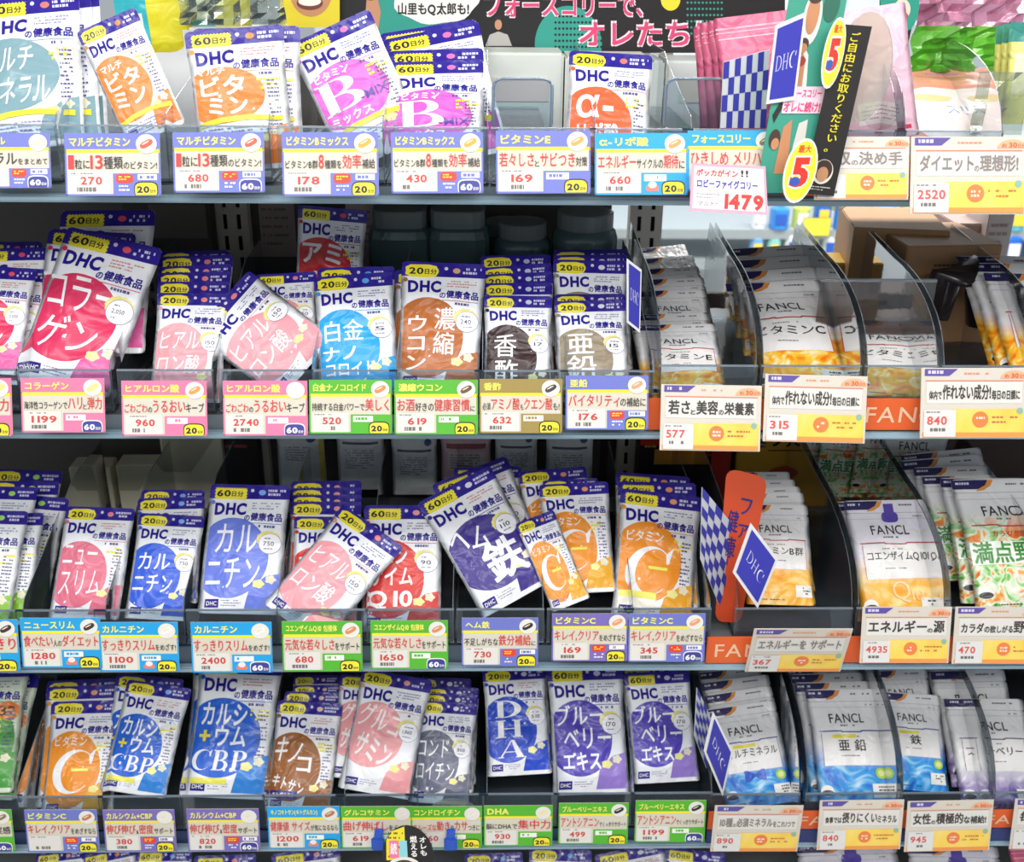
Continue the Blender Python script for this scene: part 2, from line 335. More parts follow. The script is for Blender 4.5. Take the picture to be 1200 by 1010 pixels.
dhc('vitc60', '#f39523', 60, VC, pill='#f0a070', em=(.40, .90, .42, .50), extra=[('#f2ee62', rect(.40, .95, .24, .04), 3), ('#f2ee62', rect(.06, 1.27, .46, .08), 3), ('#f4f0e4', rect(.06, 1.35, .46, .2), 2)], bottom='#f0a828')
CB = [t_('カルシ', .10, .54, .56, .26, .025), t_('ウム', .3, .80, .38, .24, .025), t_('CBP', .04, 1.08, .66, .24, sf='b', shear=.1)]
CX = [('#f0e040', t_('+', .1, .86, .14, .13, .03), 3), ('#f2ee62', rect(.06, 1.40, .44, .07), 4)]
dhc('calc20', '#1763d6', 20, CB, pill='#7fb0f8', em=(.37, .94, .42, .46), extra=CX, bottom='#2f86dc'); dhc('calc60', '#1763d6', 60, CB, pill='#7fb0f8', em=(.40, .94, .46, .46), extra=CX, bottom='#2f86dc')
dhc('kino', '#9b5c22', 20, [t_('キノ', .06, .56, .4, .36, .02, rot=-12), t_('コ', .42, .82, .22, .22, .04), t_('キトサン', .07, 1.14, .50, .18, .03, rot=-16)], pill='#e8c8b0', extra=[(NAVY, rect(.06, 1.32, .42, .11), 4), ('#ffffff', t_('キトグルカン', .09, 1.345, .36, .06, .04), 5)])
dhc('gluco', '#f0a3a8', 20, [t_('グルコ', .08, .48, .62, .34, .02, rot=-12), t_('サミン', .10, .90, .54, .32, .025, rot=-16)], em=(.36, .86, .41, .44), pill='#f0a0a0', tcol='#fbf5f2', amount='1,860')
dhc('chon', '#6c7087', 20, [t_('コンド', .08, .62, .52, .28, .01), t_('ロイチン', .08, .98, .64, .28, .01)], pill='#e8e8f4', amount='800')
dhc('dha', '#1f4acb', 20, [t_('D', .16, .50, .42, .26, sf='b'), t_('H', .16, .80, .42, .26, sf='b'), t_('A', .18, 1.10, .44, .26, sf='b')], em=(.40, .94, .42, .50), pill='#e8e8f8', amount='510')
BB = [t_('ブルー', .06, .50, .66, .26, .02), t_('ベリー', .16, .80, .64, .26, .02), t_('エキス', .14, 1.10, .5, .22, .03)]
dhc('blue60', '#4c39b4', 60, BB, pill='#e0d8f8', em=(.42, .92, .40, .48), amount='170', bottom='#9a7fd6')
dhc('green32', '#4ba043', 20, [t_('国産', .1, .8, .3, .2, .02)], body='#e2ecd8', em=(.45, 1.0, .5, .55), extra=[('#e87a2c', ell(.82, .62, .15, .12), 3), ('#3a2a20', t_('32', .72, .56, .2, .12, .02), 4), ('#e8e66a', t_('種類の野菜', .66, .78, .1, .5, .02, vert=True), 4)])
ORA = [(.30, '#fbf3d8'), (.45, '#fbc93c'), (.58, '#f58f14'), (.72, '#e65c10')]
SEA = [(.35, '#1f5fd0'), (.5, '#2f9fe6'), (.62, '#bfe6fa'), (.75, '#2080e0')]
VEG = [(.34, '#4aa838'), (.43, '#a8d888'), (.50, '#f0f4e8'), (.58, '#f0a830'), (.68, '#dc4a2c')]
BER = [(.35, '#5a3f9a'), (.5, '#9a86c4'), (.65, '#e4dcf0')]
fancl('fe', 'ビタミンE', ('orange_print', ORA, .62, .82)); fancl('fc', 'ビタミンC', ('orange_print', ORA, .62, .82))
fancl('fb', 'ビタミンB群', ('amber_print', [(.3, '#fbe9a8'), (.5, '#fab83a'), (.7, '#f08a1a')], .45, .80)); fancl('fq', 'コエンザイムQ10', ('amber_print', [(.3, '#fbe9a8'), (.5, '#fab83a'), (.7, '#f08a1a')], .45, .80), body='#e8e4ee', extra=[('#5b4aa8', rect(.47, .05, .12, .14), 2), ('#5b4aa8', ell(.53, .22, .10, .07, sup=3), 2), ('#f3dcb0', t_('Q', .4, 1.02, .2, .26, -.01), 4), ('#f3dcb0', t_('10', .62, 1.14, .14, .12, -.01), 4)])
fancl('fv', '満点野菜', ('vegetable_print', VEG, .85, 1.12), frame=False, tcol='#3f8a38')
fancl('fm', 'マルチミネラル', ('sea_print', SEA, .45, .72), line='#3a3f8c', tcol='#2c2a20', extra=[('#1f56c8', t_('M', .34, .98, .3, .16, .01), 4)])
fancl('fz', '亜 鉛', ('sea_print', SEA, .45, .80), line='#3a3f8c', tcol='#2c2a20'); fancl('fi', '鉄', ('sea_print', SEA, .45, .80), line='#3a3f8c', tcol='#2c2a20')
fancl('fbb', 'ブルーベリー', ('berry_print', BER, .25, .6), line='#55506a', tcol='#2f2c38')
BUILT = {}
def pouch_meshes(kind):
    if kind in BUILT: return BUILT[kind]
    d = KINDS[kind]; A = d['A']; seed = sum(map(ord, kind)); P = []
    if d['t'] == 'd':
        body, s, cuts = pouch_body('pouch_' + kind, A, .062, .90, mat(d['body'], 'foil'), seed)
        bp = lambda n, it: P.append((n, build_print(n + '_' + kind, it, A, s, cuts)))
        bp('header_band', [(NAVY, poly([(.0, .05), (.0, .185), (1, .185), (1, .05), (.985, .015), (.95, .0), (.05, 0), (.015, .015)]), 0), ('#ddd9ee', ell(.53, .075, .022, .022, n=12), 1), (d['pill'], ell(.655, .10, .045, .035, n=14), 1),
             ('#d9d6f4', dash(.73, .06, .22, 2, .030, .048, seed), 1)])
        if d['days'] == 60:
            b = poly([p for i in range(12) for p in ((.06 + .41*i/12, .04), (.06+.41*(i+.5)/12, .055))] + [p for i in range(4) for p in ((.47, .04+.16*i/4), (.455, .04+.16*(i+.5)/4))] + [p for i in range(12) for p in ((.47 - .41*i/12, .20), (.47-.41*(i+.5)/12, .185))] + [p for i in range(4) for p in ((.06, .20-.16*i/4), (.075, .20-.16*(i+.5)/4))])
        else: b = ell(.24, .115, .195, .082, wave=.03, k=9, sup=3.4, n=48)
        bp('day_badge', [(YEL, b, 1), ('#201c2c', t_(str(d['days']), .09, .075, .17, .085, .03), 2), ('#201c2c', t_('日分', .275, .088, .145, .07, .03), 2)])
        bp('brand_lettering', [(NAVY, t_('DHC', .08, .24, .40, .165, .045), 1), (NAVY, t_('の', .47, .405, .07, .075, .03), 1), (NAVY, t_('健康食品', .55, .37, .39, .11, .04), 1),
             ('#d98a86' if seed % 2 else '#8a86b8', dash(.55, .235, .35, 3, .014, .036, seed+1), 1), (d['col'], rect(.5, .505, .44, .008), 1), ('#55508a', dash(.66, .53, .25, 1, .03, .04, seed+2), 1), (d['col'], ell(.05, .235, .028, .028, n=12), 1)])
        ex, ey, rx, ry = d['em']; ex -= .045; rx += .04
        bp('emblem', [(d['col'], ell(ex, ey, rx, ry, x0=.035, n=44), 0)] + [(d['tcol'], t, 2) for t in d['titles']] + list(d['extra']))
        bp('bottom_print', [(d['bottom'], poly([(.97, 1.12), (.80, 1.16), (.62, 1.32), (.56, 1.56), (.97, 1.56)]), 1), ('#f3ef9a', ell(.72, 1.26, .07, .05, wave=.1, k=5), 2), ('#e8e4c8', ell(.86, 1.20, .06, .05, wave=.15, k=5), 2),
             (NAVY, rect(.08, 1.45, .17, .10), 2), ('#ffffff', t_('DHC', .10, 1.475, .13, .05, .02), 3), ('#8884a8', dash(.28, 1.46, .24, 3, .008, .028, seed+4), 2)])
        seal = [('#f0e58a', ell(.80, .71, .145, .11, wave=.03, k=14, n=56), 3)]
        if d['amount']: seal += [('#f6f6fb', ell(.82, .76, .14, .13), 4), ('#8f8cb0', ring(.82, .76, .14, .13, .006), 5), ('#2c2850', t_(d['amount'], .74, .735, .13, .055, .01), 5), ('#6a6690', dash(.75, .69, .14, 1, .014, .03, seed), 5), ('#6a6690', dash(.75, .82, .14, 1, .012, .03, seed+5), 5)]
        else: seal = [(YEL, dash(.70, .60, .24, 3, .03, .05, seed, .6), 3), ('#5c578a', dash(.80, .62, .12, 12, .018, .045, seed+7, .75), 4)]
        bp('dosage_seal', seal)
    elif d['t'] == 'f':
        nm, cols, g0, g1 = d['art']
        bm_ = photo_print(nm + kind, cols, {'amber_print': 1.6, 'sea_print': 2.4}.get(nm, 5), (d['body'], g0, g1))
        body, s, cuts = pouch_body('pouch_' + kind, A, .06, .86, bm_, seed, notch=True, topround=.03)
        bp = lambda n, it: P.append((n, build_print(n + '_' + kind, it, A, s, cuts)))
        bp('header_tag', [('#231f58', poly([(.0, .012), (.0, .12), (.28, .12), (.37, .075), (.41, .012)]), 1), ('#e2954a', poly([(.41, .012), (.37, .075), (.28, .12), (.26, .145), (.35, .13), (.43, .08), (.47, .012)]), 1), ('#dcd8ee', dash(.04, .04, .2, 1, .026, .04, seed), 2),
              ('#6a6470', dash(.6, .055, .33, 1, .020, .04, seed+1), 1), ('#8a8690', rect(.02, .16, .96, .004), 1), ('#c4c0c8', rect(.02, .235, .96, .006), 1)])
        bp('brand_lettering', [('#353338', t_('FANCL', .26, .325, .47, .125, .008), 1), ('#7a7678', dash(.39, .475, .24, 1, .02, .03, seed+2), 1), ('#8a8690', dash(.78, .2, .14, 1, .016, .03, seed+3), 1)])
        L_ = d['line']; it = [(L_, poly([(.10, .545), (.10, .56), (.38, .56), (.40, .575), (.66, .575), (.68, .56), (.93, .56), (.93, .545), (.67, .545), (.65, .56), (.41, .56), (.39, .545)]), 2)]
        if d['frame']: it += [('#f2efee', rect(.12, .57, .80, .42), 1), (L_, rect(.12, .57, .006, .42), 2), (L_, rect(.914, .57, .006, .42), 2)]
        n = len(d['title'].replace(' ', '')); wd = min(.72, .19*n)
        if d['frame']: it += [(d['tcol'], t_(d['title'], .52-wd/2, .66, wd, .15 if n < 4 else .12, .02), 3), ('#8a8284', dash(.35, .62, .36, 1, .014, .03, seed), 2), ('#8a8284', dash(.35, .86, .36, 1, .014, .03, seed+6), 2)]
        if kind in ('fz', 'fi', 'fm'): it += [('#e8dc38', rect(.26, .60, .32, .045), 3), ('#b4d648', ell(.86, 1.09, .075, .07), 3), ('#e4f0a0', ell(.86, 1.09, .045, .04), 4)]
        if kind == 'fv': it += [('#f4faf0', rect(.04, .74, .90, .25), 2), ('#3f8f38', t_('満点野菜', .06, .74, .88, .24, .03), 3), ('#c93a30', t_('カラダ想いの', .3, .62, .5, .07, .02), 3)]
        bp('title_panel', it + list(d['extra']))
        bp('bottom_print', [('#f4f2ee', rect(.72, 1.22, .24, .17), 1), ('#3a3a40', dash(.80, 1.25, .14, 3, .02, .04, seed), 2), ('#f4f2ee', ell(.12, 1.30, .08, .07), 1), ('#202026', ell(.12, 1.325, .075, .035), 2), ('#202026', dash(.2, 1.42, .5, 1, .012, .03, seed), 1)])
    BUILT[kind] = (body, P, A); return BUILT[kind]
KINDS['pinkfoil'] = dict(t='p', A=1.4); KINDS['peach'] = dict(t='p', A=1.2)
def special(kind, A, bodycol, T, items, seed, head=.9):
    body, s, cuts = pouch_body('pouch_' + kind, A, T, head, mat(bodycol, 'foil'), seed, topround=.03)
    BUILT[kind] = (body, [(n, build_print(n + kind, it, A, s, cuts)) for n, it in items], A)
special('pinkfoil', 1.5, '#e0688c', .07, [('seal_lines', [('#f2a9bd', rect(.02, .12, .96, .02), 1), ('#f2a9bd', rect(.02, .17, .96, .012), 1), ('#f0c3d0', rect(.04, .24, .92, .012), 1)])], 3)
special('palepink', 1.7, '#f3c4d6', .09, [('label_print', [('#f7e9ee', rect(.2, 1.2, .4, .28), 1), ('#e0486a', rect(.4, 1.55, .5, .05), 1), ('#c98aa0', dash(.25, 1.25, .3, 4, .015, .05, 3), 2)])], 4)
special('peach', 1.15, '#f7a78c', .10, [('label_print', [('#f9ece8', ell(.55, .78, .40, .34, sup=2.5), 1), ('#8ea6e4', t_('スリム', .55, .72, .36, .14, .01), 2), ('#f2dca0', ell(.45, .6, .2, .05), 2), ('#b9a6e0', dash(.55, .08, .35, 1, .02, .04, 2), 1), ('#fbd5c8', rect(.02, .28, .96, .012), 1)])], 8)
special('silver', 1.45, '#dde1e3', .10, [('label_print', [('#45506a', rect(.12, .35, .76, .05), 1), ('#d9dde0', rect(.12, .46, .76, .5), 1), ('#5c6068', dash(.18, .52, .6, 8, .02, .055, 4), 2), ('#2f4a86', ell(.8, .2, .08, .08), 1)])], 12)
special('steel', 1.45, '#c4cbcd', .10, [('label_print', [('#c7b24c', rect(.88, .08, .1, 1.2), 1), ('#c9cdd0', rect(.12, .40, .62, .45), 1), ('#5c6068', dash(.18, .46, .5, 6, .02, .055, 6), 2), ('#33486e', ell(.72, .28, .10, .09), 2)])], 13)
special('rosesilver', 1.45, '#d4b4bc', .10, [('label_print', [('#8a3648', rect(.1, .3, .8, .1), 1), ('#d8cdd0', rect(.12, .46, .76, .4), 1), ('#5c6068', dash(.18, .52, .6, 6, .02, .055, 9), 2)])], 14)
special('yellowpk', 1.4, '#e9dd2e', .08, [('label_print', [('#38b8c4', rect(.0, .5, .45, .7), 1), ('#f4f4ea', rect(.08, .8, .3, .3), 2)])], 15)
special('limepk', 1.5, '#e4e07a', .06, [('label_print', [('#3a8f84', rect(.0, .0, 1, .28), 1), ('#f6f2c8', rect(.1, .45, .8, .6), 1)])], 16)
# ---------------------------------------------------------------- rows
ROWY = {1: 156.0, 2: 441.5, 3: 724.5, 4: 943.5}
ZT = {r: aty(600, y, 0).z for r, y in ROWY.items()}; ZT[5] = ZT[4] - .285
LEAN = {1: 34, 2: 38, 3: 43, 4: 45, 5: 45}
ZF = {r: z - {1: .052, 2: .042}.get(r, .034) for r, z in ZT.items()}
DK = .0128; SH = {1: 'top', 2: 'second', 3: 'third', 4: 'fourth', 5: 'lowest'}
WARN = []
def plane(row, k, lean=None, y0=None, yaw=0):
    a = R(LEAN[row] if lean is None else lean)
    n = Matrix.Rotation(R(yaw), 3, 'Z') @ Vector((0, -math.cos(a), math.sin(a)))
    P = Vector((0, .014 if y0 is None else y0, ZF[row])) - n * (DK * k); return P, n
def pouch(kind, row, tl, tr, k, label, group=None, lean=None, y0=None, W=None, name='supplement_pouch', asp=None):
    P, n = plane(row, k, lean, y0); a = hit(*tl, P, n); b = hit(*tr, P, n)
    ex = (b - a).normalized(); up = n.cross(ex); Wd = (b - a).length
    if W: Wd = W
    body, parts, A = pouch_meshes(kind) if kind not in BUILT else BUILT[kind]
    asp = asp or 1
    lim = (a.z - ZF[row] - .003) / (A * Wd * up.z)
    if lim < asp: WARN.append((label[:40], row, round(lim/asp, 2))); asp = lim
    o = a - up * A * Wd * asp + ex * Wd / 2
    M = Matrix((ex.to_4d(), up.to_4d(), n.to_4d(), (0, 0, 0, 1))).transposed()
    M = Matrix.Translation(o) @ Matrix([[ex[0], up[0], n[0], 0], [ex[1], up[1], n[1], 0], [ex[2], up[2], n[2], 0], [0, 0, 0, 1]]) @ Matrix.Diagonal((Wd, Wd * asp, Wd, 1))
    r = mk(name, body, None, M); tag(r, label, 'pouch', group)
    for nme, me in parts: mk(nme, me, r)
    return r
ORD = ['frontmost', 'second', 'third', 'fourth', 'fifth', 'sixth', 'seventh', 'eighth', 'ninth', 'tenth']
def stack(kind, row, tops, desc, **kw):
    """tops: list of (tlx,tly,trx,try) from the front backwards"""
    g = f'{desc} pouches filed on the {SH[row]} shelf' if len(tops) > 1 else None
    for k, (a, b, c, d) in enumerate(tops):
        if len(tops) == 1: l = f'{desc} pouch on the {SH[row]} shelf'
        else: l = f'{desc} pouch, {ORD[k]} in its file on the {SH[row]} shelf'
        pouch(kind, row, (a, b), (c, d), k + kw.get('k0', 0), l, g, **{q: v for q, v in kw.items() if q != 'k0'})
# ---------------------------------------------------------------- the setting
def struct(b, name, M=None): o = b.obj(name, None, M); o['kind'] = 'structure'; return o
b = MB(); b.box(-3.5, 3.5, -3.2, 4.2, -.02, 0, mat('#cfd0cc')); struct(b, 'floor')
b = MB(); b.box(-3.5, 3.5, -3.2, 4.2, 2.75, 2.78, mat('#e8e8e6')); struct(b, 'ceiling')
YB = .42; RB = {1: .073, 2: .073, 3: .072, 4: .068, 5: .068}
b = MB(); b.box(-1.2, .185, YB + .02, YB + .03, .0, ZT[1] + .02, mat('#55504c')); struct(b, 'trim_1')
b = MB(); b.box(.184, 1.4, YB + .02, YB + .03, .0, ZF[2] + .01, mat('#3d2826')); struct(b, 'trim_2')
for r in (1, 2, 3, 4, 5):
    zb = ZF[r] - .004
    t = bpy.data.objects.new('gondola_shelf', None); C.objects.link(t); t.location = (0, .2, zb)
    tag(t, f'{SH[r]} grey metal shelf board running the full width', 'shelf', 'gondola shelf boards')
    bb = MB(); bb.box(-1.25, 1.25, -.17 - .015, YB - .21, -.022, 0, mat('#9fa4a8', 'metal')); bb.obj('board', t)
    bb = MB(); bb.box(-1.25, 1.25, -.215, -.203, ZT[r] - RB[r] - zb, ZT[r] - RB[r] + .008 - zb, mat('#9db7c6', 'gloss'), .002).box(-1.25, 1.25, -.205, -.190, ZT[r] - RB[r] - zb, .0, mat({4: '#34456c', 5: '#34456c', 3: '#5d6c7c'}.get(r, '#7c8890'), 'metal')); bb.obj('price_rail', t)
    bb = MB(); bb.box(-1.25, 1.25, .0, .02, -.035, -.022, mat('#6f7478', 'metal')).box(-1.25, 1.25, YB-.24, YB-.21, -.035, -.022, mat('#6f7478', 'metal')); bb.obj('stiffener', t)
# slotted uprights
for i, px in enumerate((272, 757)):
    X = aty(px, 262, YB).x
    t = bpy.data.objects.new('slotted_upright', None); C.objects.link(t); t.location = (X, YB, 0)
    tag(t, ('left' if i == 0 else 'right') + ' slotted steel upright behind the shelves', 'upright')
    bb = MB(); m = mat('#f0e8dc'); hw = .021; z = .3; ws = ((-.021, -.013), (-.007, .007), (.013, .021))
    for a, c in ws: bb.box(a, c, 0, .004, .2, 1.75, m)
    while z < 1.7:
        for a, c in ((-.013, -.007), (.007, .013)): bb.box(a, c, 0, .004, z, z + .010, m)
        z += .032
    bb.box(-.024, -.021, 0, .03, .2, 1.75, m).box(.021, .024, 0, .03, .2, 1.75, m); bb.obj('slotted_face', t)
    bb = MB(); bb.box(-.021, .021, .02, .024, .2, 1.75, mat('#2a2724')); bb.obj('dark_slot_backing', t)  # dark sheet behind the slots, its colour painting in the shade inside
# ---------------------------------------------------------------- price cards and acrylic trays
CARDN = (Vector((0, -math.cos(R(20)), math.sin(R(20)))))
RED, BLK = '#d8383a', '#2c2626'
def seg_layout(segs, x, y, w, h, bold=.02):
    """one line of writing in mixed sizes and colours"""
    tot = sum(sum((1 if ord(c) > 255 else .6) for c in s) * z for s, c_, z in segs); out = []; u = x
    for s, c_, z in segs:
        ww = w * sum((1 if ord(c) > 255 else .6) for c in s) * z / tot
        hh = h * z if not all(c in 'っのにをとでー,、&' for c in s) else h * z * .7
        wq = ww - .008 if s not in ('1', '8') else min(ww - .008, hh * (.42 if s == '1' else .6)); out.append((c_, text(s, u + .004 + (ww - .008 - wq)/2, y + h - hh, wq, hh, bold), 3)); u += ww
    return out
def card_print(n, cols, sc_):
    m = photo_print(n, cols, sc_); nt = m.node_tree
    for nd in list(nt.nodes):
        if nd.type == 'BUMP': nt.nodes.remove(nd)
    nt.nodes['Principled BSDF'].inputs['Coat Weight'].default_value = 0; return m
def card(row, xl, xr, yt, style, band, title, segs, price, days, label, drop=0, yr=None, tilt=None, group=None, corner=None, pill='#e0a878', faint=False):
    tilt = {3: 15, 4: 11}.get(row) if tilt in (None, 20) else tilt
    n = CARDN if tilt is None else Vector((0, -math.cos(R(tilt)), math.sin(R(tilt))))
    P = Vector((0, -.019 if tilt is None or tilt > 10 else -.042, ZT[row])); a = hit(xl, yt, P, n); c = hit(xr, yt if yr is None else yr, P, n)
    ex = (c - a).normalized(); up = n.cross(ex); W = (c - a).length; H = .655
    bd = MB(); bd.box(0, 1, 0, H, -.012, 0, mat('#d8d1c0' if style == 'd' else '#dad2c6'), .003)
    o = a - up * H * W
    M = Matrix.Translation(o) @ Matrix([[ex[0], up[0], n[0], 0], [ex[1], up[1], n[1], 0], [ex[2], up[2], n[2], 0], [0, 0, 0, 1]]) @ Matrix.Diagonal((W, W, W, 1))
    r = bd.obj('price_card', None, M); tag(r, label, 'price card', group)
    sd = abs(hash(label)) % 97 if False else len(label) + int(xl)
    bp = lambda nm, it: mk(nm, build_print(nm, it, H, None, None, .0022, 'card'), r)
    if style == 'd':
        bp('title_band', [(band, rect(0, 0, 1, .17), 0), (YEL, rect(0, .17, 1, .035), 0), (band, rect(0, .17, .018, H-.17), 0), (band, rect(.982, .17, .018, H-.17), 0), (band, rect(0, H-.02, 1, .02), 0)] +
           ([('#f7f06a', text(title, .05, .045, min(.64, .105*len(title)), .095, .035), 2)] if title else []))
        bp('pill_picture', [('#e9e6de', ell(.86, .115, .11, .10), 3), (pill, rell(.86, .115, .074, .034, 28, 2.6), 4), ('#f2d8c0', rell(.853, .104, .045, .008, 28), 5)])
        bp('slogan', seg_layout([(s, RED if q == 'r' else BLK, z) for s, q, z in segs], .03, .23, .94, .145, .015))
        bp('price_sticker', [('#e2dfd8', rect(.035, .40, .44, .235), 1), ('#d0453f', text(price, .16 if len(price) < 4 else .12, .455, .075*len(price), .085, .03), 2), ('#77716c', dash(.12, .565, .26, 1, .045, .05, sd), 2), ('#8a847e', dash(.06, .415, .3, 1, .012, .03, sd+3), 2)])
        cb = [(band, rect(.5, .42, .485, H-.42), 1), ('#f6f3ea', rect(.76, .43, .20, .06) if corner == 'rd' else rect(.53, .44, .24, .07), 2), (band, dash(.78 if corner == 'rd' else .56, .445 if corner == 'rd' else .455, .17, 1, .032, .05, sd+1), 3)]
        if corner == 'rd': cb += [('#e2402e', ell(.62, .475, .09, .05, sup=4), 2), ('#f2df3a', dash(.56, .45, .12, 2, .014, .026, sd), 3), ('#f6f3ea', dash(.56, .545, .13, 2, .018, .04, sd+2), 3)]
        if corner == 'sc': cb += [('#e8806c', ell(.62, .59, .07, .05, y1=.615), 2), ('#f3e6e0', ell(.62, .55, .045, .035), 3)]
        bp('category_block', cb)
        c1, c2 = (YEL, '#23202e') if days == 20 else ('#3b3d94', '#f7f5ee')
        bp('day_badge', [(c2 if days == 20 else '#f3efe4', ell(.845, .59, .125, .085, sup=3.5, y1=H-.008), 3), (c1, ell(.845, .597, .115, .078, sup=3.5, y1=H-.008), 4), (c2, text(str(days), .75, .555, .13, .072, .045), 5), (c2, text('日分', .89, .59, .06, .035, .03), 5)])
    else:
        gm = card_print('card_gradient', [(.2, '#fbe08a'), (.5, '#f9d35e'), (.8, '#f6b65a')], 1.5)
        fk = '#8e8480' if faint else '#3f3a38'
        bp('title_band', [('#5f4fa0', poly([(.03, .01), (.03, .075), (.26, .075), (.34, .01)]), 1), ('#d8d0ec', dash(.06, .025, .18, 1, .03, .04, sd), 2), ('#f2b48c', ell(.87, .10, .13, .075, y1=.10), 1), ('#d8643c', text('30', .84, .05, .07, .045, .03), 2), ('#d8643c', text('約', .78, .06, .04, .035, .02), 2), ('#d8643c', text('日分', .92, .06, .06, .035, .02), 2), ('#e2946e', dash(.4, .045, .3, 1, .015, .03, sd), 1)])
        bp('slogan', [('#e0805a', rect(.04, .115, .92, .008), 1), ('#e4e0da', rect(.05, .13, .90, .20), 1)] + [(fk, v, l) for c_, v, l in seg_layout([(s, BLK, z) for s, q, z in segs], .07, .155, .86, .14, .03)])
        bp('sun_panel', [(gm, rect(.3, .38, .68, .24), 1), ('#f29a4c', rect(.02, .60, .96, .045), 2), ('#f08446', ell(.56, .48, .075, .075), 3), ('#fbe3d0', dash(.52, .455, .08, 2, .02, .035, sd), 4), ('#c0784a', dash(.67, .45, .24, 2, .016, .045, sd+1), 3), ('#8fb8a8', ell(.93, .40, .03, .03), 3)])
        bp('price_sticker', [('#e2e0de', rect(.03, .39, .30, .25), 3), ('#dc5a50', text(price, .06, .45, min(.062*len(price), .24), .08, .025), 4), ('#77716c', dash(.09, .56, .17, 1, .03, .04, sd), 4), ('#8a847e', dash(.05, .405, .2, 1, .012, .03, sd+3), 4)])
    return r
HILITE = clear('painted_highlight', '#b4cfe2', .8, .2, .35)  # pale colour painting in the bright line along each lip's top edge
def tray(row, xl, xr, label, lip=.010, div=True, tall=.085, fancl=False, floor=True):
    """clear acrylic tray: front lip, floor and a side wall that rises to the back"""
    z0 = ZF[row]; zt = ZT[row] + lip; P = Vector((0, 0, zt)); y_ = {1: 156, 2: 441, 3: 722, 4: 940}[row]
    a = hit(xl, y_, P, Vector((0, 1, 0))); c = hit(xr, y_, P, Vector((0, 1, 0)))
    t = bpy.data.objects.new('acrylic_tray', None); C.objects.link(t); t.location = ((a.x + c.x)/2, .1, z0)
    tag(t, label, 'tray', f'clear acrylic trays on the {SH[row]} shelf')
    w2 = (c.x - a.x)/2; h = zt - z0
    b = MB(); b.prism([(-w2, -.102, 0), (-w2, -.1045, 0), (-w2, -.096, h), (-w2, -.0935, h)], (2*w2, 0, 0), EDGE, ACR); b.obj('front_lip', t); b = MB(); b.box(-w2, w2, -.0962, -.0932, h - .0005, h + .0012, HILITE); b.obj('lip_highlight', t)
    b = MB(); b.box(-w2, w2, -.1, .25, .0, .002, ACR); b.obj('tray_floor', t)
    if div:
        if fancl: pr = [(-.098, 0), (-.096, h)] + [(-.09 + .19*(i/8)**1.6, h + (tall) * math.sin(R(90*i/8))**.8) for i in range(1, 9)] + [(.24, h + tall + .01), (.25, h + tall - .02), (.25, 0)]
        else: pr = [(-.098, 0), (-.096, h), (-.085, h + .012), (.10, h + tall), (.13, h + tall + .01), (.25, h + tall + .01), (.25, 0)]
        b = MB(); b.prism([(w2 - .001, y, z) for y, z in pr], (-.0010, 0, 0), ACR, DEDGE if fancl else EDGE); b.obj('side_wall', t)
        if fancl: b = MB(); b.prism([(-w2 + .003, y, z) for y, z in pr], (-.0010, 0, 0), ACR, DEDGE); b.obj('side_wall', t)
    return t
BL, LB, GN, PK, OL, VI = '#6f78c8', '#18a2e4', '#55b52f', '#f07ca4', '#a08a48', '#7c6cba'
K, Q = 'k', 'r'
